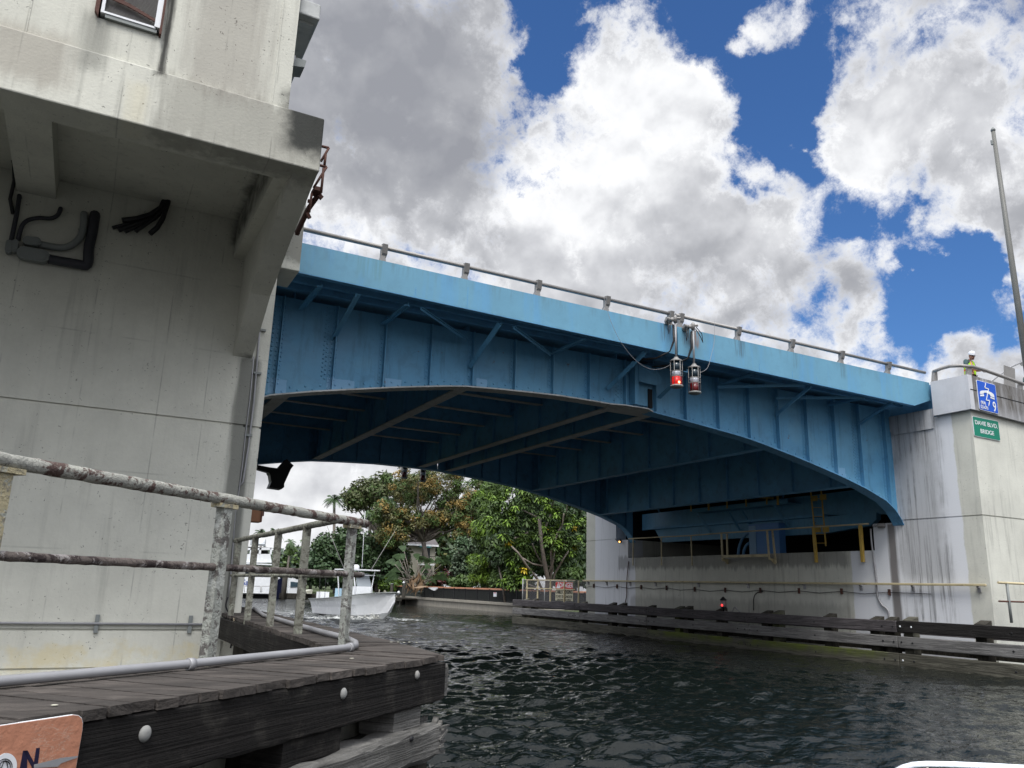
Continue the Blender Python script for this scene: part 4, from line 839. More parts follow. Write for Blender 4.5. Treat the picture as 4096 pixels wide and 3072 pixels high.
# spacer blocks and lower splintered wale
dist = lambda x, y: (AP(x, y)-P0).dot(CD)
for xa, xb in ((622, 748), (857, 914)):
    m = MB(); vbeam(m, dist(xa, 1590), dist(xb, 1560), -.32, -.03, .84, 1.0, .012, 6, .01); m.build('spacer_block', oldw if xa > 800 else beamw, wkw)
m = MB(); de = dist(940, 1570); vbeam(m, -5.5, de, -.2, .05, .60, .85, .03, 50, .014); m.build('lower_wale', oldw, wkw)
m = MB()
for i in range(26):            # splintered end
    z = .61+random.random()*.24; o_ = random.uniform(-.15, .06); L_ = random.uniform(.03, .16); p = P0+CD*(de-.03)+CN*o_; p.z = z; q = p+CD*L_+V((0, 0, random.uniform(-.03, .06)))
    m.bar(p, q, random.uniform(.02, .05), random.uniform(.01, .03))
m.build('splintered_end', oldw, wkw)
m = MB(); vbeam(m, -1.0, de+.12, -.4, -.12, .42, .8, .02, 8, .01); m.build('inner_wale', wpile, wkw)
for d_ in (-.15, -1.75, -3.6): m = MB(); p = P0+CD*d_-CN*.5; m.tube([p+V((0, 0, -2)), p+V((0, 0, 1.0))], .16, 12, .03); m.build('pile', wpile, wkw)
for y in (9, 11.5, 14): m = MB(); m.tube([V((2.55, y, -2)), V((2.55, y, 1.0))], .15, 12, .03); m.build('pile', wpile, wkw)
for x, y, r in ((900, 1458, .032), (741, 1498, .035), (312, 1585, .036)):
    c = AP(x, y, .001); m = MB(); m.lathe(c, [(r, 0), (r*1.02, .006), (r*.6, .018), (r*.25, .02)], 18, CN); m.build('bolt_cap', plain('galvanised_bolt_cap', (.24, .24, .23), .75, var=.3, dirt=.5, dirtcol=(.25, .22, .2)), wkw)
c = AP(888, 1596, .05); m = MB(); m.lathe(c, [(.02, -.01), (.02, .01)], 12, CN); m.build('bolt_hole', M['black'], wkw)
# little droppings / shells on the boards
m = MB()
for x, y in ((845, 1387), (860, 1387), (873, 1388), (884, 1387), (900, 1388), (560, 1419), (575, 1418), (510, 1428), (620, 1415), (700, 1399), (705, 1362), (118, 1523), (445, 1440), (760, 1422)):
    p = AZ(x, y, DZ+.003); m.ball(p, .012, 6, (random.uniform(.8, 1.8), 1, .25))
tag(m.build('droppings', plain('dried_droppings', (.45, .44, .36), .9), wkw), kind='stuff')
# concrete bulkhead seen through the gaps
o = thing('concrete_footing', P0-CN*1.6, 'low concrete footing behind the walkway beams at the front left', 'footing')
m = MB(); d1, d2 = dist(750, 1560), dist(862, 1560)
for a, b in ((-4.6, dist(508, 1640)-.12), (dist(514, 1640)-.1, .3)): vbeam(m, a, b, -1.5, -.62, -1, .93, .02, 8, .004)
m.build('block', M['conc'], o)
# metal conduit along the boards
o = thing('metal_conduit', AZ(400, 1430, 1.4), 'silver metal conduit lying along the boards of the timber walkway', 'conduit')
pz = DZ+.036; base = [AZ(0, 1472, pz)-CD*3, AZ(0, 1472, pz), AZ(410, 1434, pz), AZ(700, 1404, pz), AZ(757, 1398, pz), AZ(768, 1394, pz), AZ(768, 1388, pz), AZ(745, 1377, pz), AZ(700, 1366, pz), AZ(650, 1352, pz), AZ(600, 1337, pz), AZ(570, 1329, pz), AZ(560, 1322, pz), AZ(548, 1314, pz)]
m = MB(); m.tube(base, .027, 12); m.build('pipe', M['galv'], o)
for a, b in (((405, 1434.5), (418, 1433.5)), ((752, 1398.5), (759, 1397.5))): m = MB(); m.tube([AZ(*a, pz), AZ(*b, pz)], .036, 12); m.build('coupling', M['galv'], o)
# railings
rl = thing('walkway_railing', (.9, 6.3, 1.35), 'lichen-crusted two-rail railing crossing the foreground on the left', 'railing')
F0 = AZ(447, 1425, DZ); F1 = AZ(741, 1393, DZ); dr = (F1-F0); dr.z = 0; dr.normalize()
def line(a, b, n): return [a+(b-a)*i/n for i in range(n+1)]
m = MB(); rp_ = lambda z: [V((q.x, q.y, z)) for q in line(F0-dr*2.8, F1+dr*.27, 90)]
m.tube(rp_(2.475), .041, 14, .07); m.build('top_rail', lich, rl)
m = MB(); m.tube(rp_(1.985), .026, 12, .1); m.build('middle_rail', lichm, rl)
for q, wd_, mm in ((F0-dr*1.83, .08, lichy), (F0, .095, lichp), (F1, .085, lichp)):
    m = MB(); n_ = V((dr.y, -dr.x, 0)); zs_ = [DZ-.28+.0*0]+[DZ+i*.09 for i in range(13)]+[2.44]
    b_ = len(m.v); sec = [(-.5, -.5), (.5, -.5), (.5, .5), (-.5, .5)]; vs = []
    for z in zs_:
        for a, b in sec: vs.append(V((q.x, q.y, z))+dr*a*wd_*(1+random.uniform(-.04, .04))+n_*b*wd_*.75)
    m.add(vs, [(i*4+k, i*4+(k+1) % 4, (i+1)*4+(k+1) % 4, (i+1)*4+k) for i in range(len(zs_)-1) for k in range(4)]+[(3, 2, 1, 0)]); m.build('post', mm, rl)
    m = MB(); m.bar(V((q.x, q.y, 2.425))-dr*.1, V((q.x, q.y, 2.425))+dr*.1, .09, .03); m.build('post_cap', lichy, rl)
rr2 = thing('walkway_railing', (2.2, 10, 1.35), 'narrower grey railing running back along the walkway towards the pier edge', 'railing')
XR = F1.x-.03; top0 = AX(735, 1122, XR); top1 = AX(508, 1168, XR); mid0 = AX(735, 1240, XR); mid1 = AX(500, 1237, XR)
m = MB(); m.tube(line(top0, top1, 60), .036, 10, .06); m.build('top_rail', lichg, rr2)
m = MB(); m.tube(line(V((XR, top0.y, 1.97)), V((XR, top1.y, 1.97)), 60), .022, 8, .08); m.build('middle_rail', lichg, rr2)
for xt, yt, xb_, yb in ((656, 1138, 648, 1402), (597, 1157, 585, 1372), (547, 1165, 538, 1350), (514, 1170, 500, 1330)):
    a = AX(xb_, yb, XR+.0); b = AX(xt, yt, XR); yy = (a.y+b.y)/2
    zt_ = top0.z+(top1.z-top0.z)*(yy-top0.y)/(top1.y-top0.y)
    m = MB(); m.bar((XR, yy, a.z), (XR, yy, zt_), .085, .05, up=(0, 1, 0)); m.build('post', lichg, rr2)
wire('hanging_cable', 'tangled thin cables drooping at the foot of the left pier corner', [AY(x, y, 14.8) for x, y in ((492, 1290), (488, 1310), (500, 1335), (505, 1360), (498, 1400))], .015, M['black'])
wire('mooring_rope', 'frayed pale ropes hanging under the walkway by the pier', [AY(x, y, 13.5) for x, y in ((506, 1335), (504, 1360), (503, 1395))], .014, plain('rope', (.3, .25, .18), .9), 'rope')
# orange notice with peeling sticker
sg = thing('warning_sign', AP(40, 1620, .03), 'peeling orange sign with dark letter N and round sticker on the black walkway beam', 'sign')
z5 = lambda x, y: ((x/3.687)/D, (2622+y/3.687)/D)
def org(t, pos, col):
    n_ = t.noise(t.vm('MULTIPLY', pos, (6, 6, 20)), 1.6, 8, .62, 1.5); k_ = t.math('ABSOLUTE', t.math('SUBTRACT', n_, .5)); c_ = t.noise(pos, 5, 3)
    return t.mix(t.math('MULTIPLY', t.rng(k_, .0, .012, .8, 0.0), t.rng(c_, .5, .56)), col, (.5, .42, .34))
P_ = [AP(*z5(x, y), .014) for x, y in ((-700, 1135), (1090, 870), (1160, 880), (1205, 920), (1222, 990), (1215, 1100), (1120, 1659), (1085, 1900), (-700, 2100))]
m = MB(); m.prism(P_, CN*-.012); m.build('board', M['wsign'], sg)
c_ = sum(P_, V((0, 0, 0)))/9; m = MB(); m.prism([c_+(q-c_)*.975+CN*.003 for q in P_], CN*-.003); m.build('face', mat('faded_orange_sheet', (.43, .19, .115), .65, var=.1, bump=.3, extra=org), sg)
m = MB(); s5 = lambda x, y: AP(*z5(x, y), .019)
for q in (((345, 1405), (408, 1400), (395, 1659+150), (270, 1659+150)), ((345, 1405), (408, 1400), (545, 1659), (480, 1659)), ((540, 1365), (590, 1362), (545, 1659+60), (480, 1659+60))): m.prism([s5(*p) for p in q], CN*-.002)
m.build('letter', plain('navy_ink', (.008, .006, .03), .6), sg)
cc = (95, 1610); m = MB(); m.prism([s5(cc[0]+150*math.cos(a), cc[1]+172*math.sin(a)) for a in [2*math.pi*i/32 for i in range(32)]], CN*.002); m.build('sticker', M['whitepaint'], sg)
m = MB()
for rr_ in (105, 78):
    ring = [AP(*z5(cc[0]-20+rr_*math.cos(a), cc[1]+25+rr_*1.05*math.sin(a)), .023) for a in [2*math.pi*i/28 for i in range(29)]]; m.tube(ring, .0016, 4, caps=False)
m.tube([AP(*z5(*q), .023) for q in ((20, 1659), (60, 1560), (100, 1570), (120, 1659))], .0018, 4)
m.build('sticker_emblem', M['black'], sg)
m = MB(); m.prism([AP(*z5(*q), .021) for q in ((500, 1610), (700, 1560), (900, 1510), (1150, 1480), (1130, 1510), (980, 1560), (900, 1590), (850, 1640), (500, 1659))], CN*.001); m.build('torn_patch', M['galv'], sg)

# ---------------------------------------------------------------- WATER
na1, na2 = 800, 120
az = np.concatenate([np.radians(np.linspace(-14, 70, na1)), np.radians(np.linspace(70.6, 345.4, na2))])
rad = np.concatenate([np.geomspace(.6, 4, 70)[:-1], np.geomspace(4, 60, 620)[:-1], np.geomspace(60, 1500, 130)]); nr = len(rad); A_, R_ = np.meshgrid(az, rad, indexing='ij')
X = R_*np.sin(A_); Y = R_*np.cos(A_); Z = np.zeros_like(X)
sp = np.broadcast_to(np.gradient(rad)[None, :], R_.shape)
for k in range(130):
    lam = float(np.exp(rng.uniform(np.log(.2), np.log(2.6)))); th = rng.normal(R(204), .6); kx, ky = math.sin(th)*2*math.pi/lam, math.cos(th)*2*math.pi/lam
    amp = .0105*lam**.95*rng.uniform(.4, 1.3)*(1 if lam < .8 else (.8/lam)**1.35); att = np.clip((lam-2.2*sp)/(1.5*sp), 0, 1); ph = rng.uniform(0, 6.28)
    s_ = np.sin(kx*X+ky*Y+ph+.6*np.sin(.7*X+.5*Y+k)); Z += amp*att*(s_+.25*np.cos(2*(kx*X+ky*Y+ph)))
patch = .7+.5*np.sin(.31*X+.9)*np.sin(.23*Y+.4)+.25*np.sin(.11*X-.17*Y); Z *= np.clip(patch, .35, 1.4); Z *= 1.05*np.clip(1.75-.055*X, .6, 1.5)*np.clip(.45+R_/18, .5, 1); Z -= .02
# bow wave and wake of the boat
BX, BY = 15.5, 45.2; hx, hy = .29, -.957; U = (X-BX)*hx+(Y-BY)*hy; Vv = (X-BX)*-hy+(Y-BY)*hx   # U ahead of the stem
Z += .16*np.exp(-((U+.2)/.7)**2-((np.abs(Vv)-.5)/.45)**2)
for off, am in ((.0, .10), (1.3, -.06), (2.6, .05)):
    Z += am*np.exp(-((np.abs(Vv)-.55+.36*(U-off*.3)+.0-off)/.42)**2)*np.clip(-U/2, 0, 1)*np.exp(U/14)
co_ = np.stack([X, Y, Z], -1).reshape(-1, 3).astype(np.float32); na = na1+na2
ii, jj = np.meshgrid(np.arange(na), np.arange(nr-1), indexing='ij'); i2 = (ii+1) % na
F = np.stack([ii*nr+jj, ii*nr+jj+1, i2*nr+jj+1, i2*nr+jj], -1).reshape(-1, 4).astype(np.int32)
me = bpy.data.meshes.new('water'); me.vertices.add(len(co_)); me.vertices.foreach_set('co', co_.ravel()); me.loops.add(F.size); me.loops.foreach_set('vertex_index', F.ravel()); me.polygons.add(len(F)); me.polygons.foreach_set('loop_start', np.arange(0, F.size, 4, dtype=np.int32)); me.polygons.foreach_set('loop_total', np.full(len(F), 4, np.int32)); me.polygons.foreach_set('use_smooth', np.ones(len(F), bool)); me.update(); me.validate()
wm = bpy.data.materials.new('canal_water'); wm.use_nodes = True; t = NT(wm.node_tree); t.n.clear(); pos = t.new('ShaderNodeNewGeometry').outputs[0]
bn = t.math('ADD', t.noise(t.vm('MULTIPLY', pos, (1.1, 1.9, 1)), 2.6, 4, .55, .3), t.math('MULTIPLY', t.noise(t.vm('MULTIPLY', pos, (1, 1.5, 1)), 8, 3, .5), .3))
bp = t.new('ShaderNodeBump', Height=bn, Strength=.9, Distance=.05)
f1 = boxmask(t, pos, (11.0, 44.2, -1), (17.8, 47.0, 1), .6, 1.0, .8); f2 = boxmask(t, pos, (9.5, 47, -1), (15, 75, 1), 1.2, 1.6, .5); f3 = boxmask(t, pos, (5.0, 4.8, -1), (8.5, 8.6, 1), .8, .8, .9)
fn = t.noise(t.vm('MULTIPLY', pos, (1, 1.5, 1)), 4.5, 8, .7, .6); fn2 = t.noise(t.vm('MULTIPLY', pos, (1, 1, 1)), 6.5, 8, .75, .5)
fm = t.math('MAXIMUM', t.math('MAXIMUM', t.math('MULTIPLY', f1, t.rng(fn, .46, .56, 0.0, .8)), t.math('MULTIPLY', f2, t.rng(fn, .52, .64, 0.0, .6))), t.math('MULTIPLY', f3, t.rng(fn2, .66, .72, 0.0, .7)))
bc = t.mix(fm, (.004, .006, .005), (.7, .72, .7))
p = t.new('ShaderNodeBsdfPrincipled', Base_Color=bc, Roughness=t.rng(fm, 0.0, 1.0, .02, .8), Normal=bp, IOR=1.33); p.inputs['Specular IOR Level'].default_value = .5
t.new('ShaderNodeOutputMaterial', Surface=p); me.materials.append(wm)
wo = bpy.data.objects.new('water', me); C.objects.link(wo); tag(wo, 'dark rippled canal water', 'water', kind='structure')
m = MB()
for i in range(420):
    s = random.choice((-1, 1)); uu = random.gauss(-.1, .35)-abs(random.gauss(0, .5)); vv = s*(.35+max(0, -uu)*.42)+random.gauss(0, .13)
    x = BX+hx*uu-hy*vv; y_ = BY+hy*uu+hx*vv; r = random.uniform(.015, .06); m.ball((x, y_, .03+abs(random.gauss(0, .1))*math.exp(-abs(uu))), r, 5, (1, 1, .7))
o = m.build('wake_foam', mat('foam', (.62, .62, .58), .9, bump=.3)); tag(o, 'splashing foam thrown up at the bow of the white boat', 'foam', kind='stuff')
# our own boat's rail in the lower right corner
ob = thing('boat', AZ(2100, 1720, .7), 'white bow rail of the boat the photo is taken from, bottom right corner', 'boat')
zr = .98; m = MB(); pr_ = [AZ(x, y, zr) for x, y in ((1905, 1690), (1932, 1668), (1950, 1658), (1972, 1652), (2000, 1650), (2060, 1651), (2150, 1655), (2260, 1661), (2420, 1672))]; m.tube(pr_, .016, 12); m.build('rail', plain('white_rail_tube', (.8, .84, .9), .15, spec=.7, coat=.6), ob)
m = MB()
m.prism([q+V((0, 0, -.55)) for q in pr_]+[pr_[-1]+V((-.2, -2.2, -.55)), pr_[0]+V((.3, -2.2, -.55))], (0, 0, -.45)); m.build('hull', M['white'], ob)
for q in (pr_[4], pr_[7]): m = MB(); m.tube([q, q+V((.02, -.05, -.56))], .012, 8); m.build('stanchion', M['alu'], ob)
# ---------------------------------------------------------------- BANKS
grassm = mat('lawn_and_earth', (.05, .07, .025), .95, var=.3, bump=.4, dirt=.5, dirtcol=(.09, .075, .05))
m = MB()
for land in ([(23.9, 37.2), (23.9, 42.3), (31.9, 46.2), (700, 46.2), (700, 37.2)], [(31.9, 46.2), (31.9, 96), (700, 96), (700, 46.2)], [(31.9, 96), (27, 114), (27, 700), (700, 700), (700, 96)], [(27, 114), (-90, 118), (-90, 700), (27, 700)]): m.prism([(x, y, -2) for x, y in land], (0, 0, 2.7))
o = m.build('river_bank', grassm); tag(o, 'grassy river bank beyond the seawall', 'ground', kind='structure')
m = MB(); m.prism([(x, y, -2) for x, y in ((-90, 31), (-1.5, 31), (-2, 117.5), (-90, 117.5))], (0, 0, 2.7)); o = m.build('river_bank', grassm); tag(o, 'river bank behind the left pier', 'ground', kind='structure')
swc = mat('seawall_concrete', (.27, .25, .21), .9, var=.15, streak=.4, bump=.3)
sw = thing('seawall', (31.7, 60, 0), 'grey concrete seawall with a flat cap below the black iron fence', 'seawall')
m = MB(); m.box((31.5, 45.6, -2), (31.88, 96, .547)); m.prism([(24.0, 41.95, -2), (31.49, 45.59, -2), (31.49, 45.95, -2), (24.0, 42.4, -2)], (0, 0, 2.54)); m.build('wall', swc, sw)
m = MB(); m.box((31.36, 45.5, .55), (32.19, 96, .76)); m.prism([(23.9, 41.85, .55), (31.35, 45.45, .55), (31.35, 45.98, .55), (23.9, 42.5, .55)], (0, 0, .2)); m.build('cap', swc, sw)
fe = thing('iron_fence', (31.7, 62, .75), 'black iron picket fence along the top of the seawall', 'fence')
m = MB(); y = 46.5
while y < 80: m.box((31.7, y-.012, .75), (31.73, y+.012, 1.72)); y += .16
tag(m.build('pickets', M['black'], fe), kind='stuff')
for z in (.85, 1.7): m = MB(); m.box((31.69, 46.5, z-.02), (31.74, 80, z+.02)); m.build('rail', M['black'], fe)
for k in range(14): m = MB(); y = 46.5+k*2.5; m.box((31.67, y-.04, .75), (31.75, y+.04, 1.78)); m.build('post', M['black'], fe)
tw = thing('terrace_wall', (32.4, 62, .7), 'low dark terrace wall with a terracotta coping behind the iron fence', 'wall')
m = MB(); m.box((32.2, 46.5, .7), (32.45, 92, 1.72)); m.build('wall', plain('dark_green_screen', (.02, .025, .022), .9, dirt=.6, dirtcol=(.05, .05, .045)), tw)
m = MB(); m.bbox((32.1, 46.4, 1.72), (32.6, 92, 1.86), .02); m.build('coping', mat('terracotta_coping', (.42, .2, .12), .8, var=.2, bump=.2), tw)
zc = lambda x, y: ((1500+x/2.212)/D, (1850+y/2.212)/D)
o = thing('notice', AX(*zc(1060, 1170), 31.6), 'small white notice tied to the iron fence', 'sign'); a = AX(*zc(1048, 1148), 31.64); b = AX(*zc(1075, 1188), 31.64)
m = MB(); m.box((31.64, b.y, b.z), (31.66, a.y, a.z)); m.build('sheet', M['whitepaint'], o)
m = MB(); mid = (a+b)/2; m.box((31.63, b.y+.1, mid.z+.1), (31.638, a.y-.1, mid.z+.16)); m.build('heading', plain('pink_ink', (.5, .12, .15)), o)
o = thing('boat_hoist_cover', AX(*zc(510, 1120), 31.4), 'white draped fabric scrap hanging on the coping above the fence', 'cloth')
m = MB(); Q = [AX(*zc(x, y), 31.5) for x, y in ((470, 1105), (550, 1105), (548, 1118), (525, 1135), (505, 1128), (480, 1115))]; m.prism(Q, (.1, 0, 0)); m.build('fabric', M['whitepaint'], o)
o = thing('hanging_planter', AX(*zc(398, 1155), 31.5), 'small hanging planter on the terrace wall', 'planter')
p = AX(*zc(398, 1168), 31.5); m = MB(); m.lathe(p, [(.1, 0), (.3, .1), (.36, .35)], 12); m.build('bowl', plain('green_bowl', (.07, .09, .08)), o)
# pilings and little dock
gp = 'mooring piles by the far dock'
for i, (x, y0, y1, Xp, r, lamp) in enumerate(((60, 1080, 1270, 31, .16, 0), (150, 1078, 1280, 31, .16, 0), (258, 1085, 1295, 30.8, .2, 1), (208, 1175, 1290, 30, .15, 2))):
    a = AX(*zc(x, y0), Xp); o = thing('mooring_pile', (a.x, a.y, 0), ('timber mooring pile at the dock beside the boat bow, leftmost', 'timber mooring pile second from the boat bow', 'tallest timber mooring pile with a white lantern on top', 'short mooring pile with a white cone cap at the dock end')[i], 'mooring pile', gp)
    m = MB(); m.tube([(a.x, a.y, -1.5), (a.x, a.y, a.z)], r, 10, .03); m.build('post', wpile, o)
    if lamp: m = MB(); m.lathe((a.x, a.y, a.z), [(.1, 0), (.1, .18), (.26, .2), (.04, .45)], 10); m.build('lantern', M['whitepaint'], o)
    else: m = MB(); m.lathe((a.x, a.y, a.z), [(r*1.1, 0), (r, .1)], 10); m.build('cap', M['greybox'], o)
o = thing('wooden_dock', (30.6, 82, .4), 'low wooden dock along the seawall near the moored piles', 'dock')
m = MB(); m.box((29.6, 80, .5), (31.4, 94, .62)); m.build('deck', wpile, o); m = MB(); m.box((29.6, 80, .3), (29.7, 94, .5)); m.build('beam', wpile, o)
for y in (80.5, 84, 88, 92): m = MB(); m.tube([(29.75, y, -1.5), (29.75, y, .5)], .12, 8); m.build('pile', wpile, o)
# chain-link cage with the danger sign
cg_ = thing('chain_link_fence', (23.5, 40, .98), 'chain link cage with cream frame on the end of the fender, holding the danger sign', 'fence')
XC = 23.45
def cz(x, y, X=XC): return AX(*zc(x, y), X)
zt_ = cz(1550, 1040).z; zm = cz(1550, 1117).z; zb_ = 1.2
m = MB()
for x in (1345, 1440, 1552, 1675, 1802): p = cz(x, 1100); m.box((XC-.03, p.y-.035, 1.0), (XC+.03, p.y+.035, zt_))
tmp = m; tmp.build('posts', M['cream'], cg_) if False else None
for x in (1345, 1440, 1552, 1675, 1802): p = cz(x, 1100); m = MB(); m.box((XC-.03, p.y-.035, 1.0), (XC+.03, p.y+.035, zt_)); m.build('post', M['cream'], cg_)
for z in (zt_, zm): m = MB(); m.box((XC-.05, 37.1, z-.025), (XC-.031, cz(1340, 1040).y, z+.025)); m.build('rail', M['cream'], cg_)
chm = bpy.data.materials.new('chain_link'); chm.use_nodes = True; t = NT(chm.node_tree); t.n.clear(); pos = t.new('ShaderNodeNewGeometry').outputs[0]; s = t.new('ShaderNodeSeparateXYZ', Vector=pos)
hsum = t.math('ADD', s.outputs[0], s.outputs[1]); a1 = t.math('PINGPONG', t.math('ADD', hsum, s.outputs[2]), .045); a2 = t.math('PINGPONG', t.math('SUBTRACT', hsum, s.outputs[2]), .045)
al = t.math('MAXIMUM', t.math('LESS_THAN', a1, .006), t.math('LESS_THAN', a2, .006))
p = t.new('ShaderNodeBsdfPrincipled', Base_Color=(.1, .1, .11), Roughness=.6, Alpha=al); t.new('ShaderNodeOutputMaterial', Surface=p)
yA, yB = 37.05, cz(1300, 1100).y
m = MB(); m.add([(XC+.1, yA, 1.0), (XC+.1, yB, 1.0), (XC+.1, yB, zt_), (XC+.1, yA, zt_)], [(0, 1, 2, 3)]); m.add([(XC+.1, yB, 1.0), (26.5, yB, 1.0), (26.5, yB, zt_), (XC+.1, yB, zt_)], [(0, 1, 2, 3)]); m.add([(26.5, yA, 1.0), (26.5, yB, 1.0), (26.5, yB, zt_+.1), (26.5, yA, zt_+.1)], [(0, 1, 2, 3)]); m.build('mesh', chm, cg_)
for p in ((XC+.06, yB), (25, yB), (26.5, yB), (26.5, (yA+yB)/2)): m = MB(); m.tube([(p[0], p[1], .7), (p[0], p[1], zt_+.08)], .03, 8); m.build('post', M['galv'], cg_)
m = MB(); m.tube([(XC+.06, yB, zt_), (26.5, yB, zt_)], .02, 6); m.build('rail', M['galv'], cg_)
ds = thing('danger_sign', cz(1683, 1140), 'red and white DANGER CABLE CROSSING sign on the chain link cage', 'sign')
Xs = XC-.0; P = [cz(1606, 1055, Xs+.1), cz(1760, 1052, Xs+.1), cz(1758, 1228, Xs+.1), cz(1620, 1228, Xs+.1)]; yl, yr_ = P[0].y, P[1].y; zt2, zb2 = P[0].z, P[2].z; Xq = XC+.045
m = MB(); m.box((Xq, yr_, zb2), (Xq+.02, yl, zt2)); m.build('board', plain('cream_board', (.55, .52, .38), .6), ds)
zr1 = cz(1683, 1120, Xq).z; m = MB(); m.box((Xq-.006, yr_+.02, zr1), (Xq, yl-.02, zt2-.02)); m.build('red_panel', plain('sign_red', (.55, .02, .02), .5), ds)
ux, uz = V((0, -1, 0)), V((0, 0, 1)); cy = (yl+yr_)/2
txt('DANGER', ds, (Xq-.01, cy-.22, (zr1+zt2)/2), ux, uz, .36, M['wsign'], ds, .006, sx=.95); inkm = plain('black_ink', (.01, .01, .01), .6)
m = MB(); c_ = V((Xq-.012, yl-.3, (zr1+zt2)/2)); m.prism([c_+V((0, .2, -.15)), c_+V((0, -.2, -.15)), c_+V((0, 0, .2))], (.004, 0, 0)); m.build('triangle', M['wsign'], ds)
m = MB(); m.box(c_+V((-.006, -.02, -.06)), c_+V((0, .02, .12))); m.build('exclamation_mark', plain('mark_red', (.4, .02, .02)), ds)
txt('CABLE CROSSING', ds, (Xq-.01, cy, cz(1683, 1147, Xq).z), ux, uz, .27, inkm, ds, .003, sx=.8)
txt('DO NOT DRAG ANCHOR', ds, (Xq-.01, cy, cz(1683, 1188, Xq).z), ux, uz, .2, inkm, ds, .001, sx=.72)
txt('FLORIDA POWER & LIGHT COMPANY', ds, (Xq-.01, cy, cz(1683, 1216, Xq).z), ux, uz, .13, inkm, ds, 0, sx=.68)
# ---------------------------------------------------------------- HOUSE
hs = thing('house', AY(930, 1240, 100), 'cream two-storey house with grey hip roof and teal awning half hidden by trees', 'house')
z1 = lambda x, y: ((1300+x/3.687)/D, (1850+y/3.687)/D)
HYY = 100; h = lambda x, y, Y=HYY: AY(*z1(x, y), Y)
wl = mat('cream_stucco', (.36, .34, .28), .9, var=.08); rf = mat('grey_shingle_roof', (.11, .10, .10), .9, var=.2)
a = h(1200, 1215); b = h(1560, 1660); m = MB(); m.box((a.x, HYY, .7), (h(1620, 1400).x, HYY+9, a.z)); m.box((h(1090, 1260).x, HYY+1, .7), (a.x, HYY+8, h(1090, 1250).z)); m.build('wall', wl, hs)
m = MB(); p0, p1 = h(1160, 1190, HYY-.6), h(1680, 1190, HYY-.6); ap = h(1380, 1090, HYY+3); zr_ = p0.z
vs = [(p0.x, HYY-.6, zr_), (p1.x, HYY-.6, zr_), (p1.x, HYY+9.6, zr_), (p0.x, HYY+9.6, zr_), (ap.x-1, HYY+4.5, ap.z+.6), (ap.x+2.4, HYY+4.5, ap.z+.6)]
m.add(vs, [(0, 1, 5, 4), (1, 2, 5), (2, 3, 4, 5), (3, 0, 4), (3, 2, 1, 0)]); m.build('roof', rf, hs)
m = MB(); m.box((p0.x, HYY-.62, zr_-.22), (p1.x, HYY-.5, zr_)); m.build('fascia_board', M['whitepaint'], hs)
m = MB(); q0, q1 = h(1400, 1215, HYY-.6), h(1560, 1255, HYY-.6); m.prism([(q0.x, HYY-.9, q1.z), (q0.x, HYY, q0.z), (q0.x, HYY, q1.z)], (q1.x-q0.x, 0, 0)); m.build('awning', plain('teal_canvas', (.02, .12, .13), .8), hs)
for (x0, y0, x1, y1) in ((1440, 1260, 1540, 1470), (1100, 1255, 1150, 1330), (1470, 1600, 1580, 1659), (1690, 1600, 1780, 1680)):
    a, b = h(x0, y0), h(x1, y1); yy = HYY if x0 > 1200 else HYY+1; m = MB(); m.box((a.x, yy-.03, b.z), (b.x, yy-.005, a.z)); w1 = m.build('window', plain('dark_pane', (.03, .035, .04), .15), hs); m = MB(); m.box((a.x-.06, yy-.06, a.z), (b.x+.06, yy-.02, a.z+.08)); m.box((a.x-.06, yy-.06, b.z-.08), (b.x+.06, yy-.02, b.z)); m.build('frame', M['whitepaint'], w1)
a, b = h(1430, 1490, HYY-1.2), h(1620, 1520, HYY-1.2); m = MB(); m.box((a.x, HYY-1.2, b.z), (b.x, HYY, a.z)); m.build('balcony', M['whitepaint'], hs)
m = MB(); zt_ = h(1430, 1385, HYY-1.2).z; x = a.x
while x < b.x: m.box((x, HYY-1.2, a.z), (x+.03, HYY-1.17, zt_)); x += .25
m.box((a.x, HYY-1.22, zt_), (b.x, HYY-1.16, zt_+.08)); m.build('balcony_railing', M['black'], hs)

# ---------------------------------------------------------------- CENTRE CONSOLE BOAT
bt = thing('motor_boat', (15, 48, 0), 'white centre console motor boat coming towards the bridge, throwing up a bow wave', 'boat')
Bo = V((13.84, 50.75, 0)); bh = V((.29, -.957, 0)); bs = V((-.957, -.29, 0))   # transom centre, ahead, starboard
bl = lambda u_, v_, z: Bo+bh*u_+bs*v_+V((0, 0, z))
st = [(0, 1.12, .95, .8, -.15), (.8, 1.2, .98, .82, -.2), (2.0, 1.25, 1.04, .84, -.25), (3.4, 1.26, 1.15, .8, -.25), (4.6, 1.2, 1.27, .68, -.22), (5.4, 1.04, 1.36, .5, -.15), (6.1, .76, 1.43, .28, .0), (6.7, .42, 1.48, .1, .35), (7.15, .06, 1.50, .02, .95)]
vs = []; n = 0
for u_, hb, zs_, hc, zk in st:
    zch = .12+.35*max(0, (u_-3.4)/3.8)**1.5 if u_ > 3.4 else .12
    if u_ > 6.6: zch = max(zch, zk+.08)
    row = []
    for s in (-1, 1):
        side = [(0, zk), (hc*s*.98, zch-.03), (hc*s, zch), ((hc+(hb-hc)*.35)*s, zch+(zs_-zch)*.45), ((hc+(hb-hc)*.72)*s, zch+(zs_-zch)*.8), (hb*s, zs_-.05), ((hb+.04)*s, zs_-.05), ((hb+.04)*s, zs_), ((hb-.14)*s if hb > .2 else 0, zs_+.01)]
        row.append(side)
    r = list(reversed(row[0]))+row[1][1:]; vs += [bl(u_, v_, z) for v_, z in r]; n = len(r)
fs = [(i*n+k, i*n+k+1, (i+1)*n+k+1, (i+1)*n+k) for i in range(len(st)-1) for k in range(n-1)]+[tuple(range(n))]
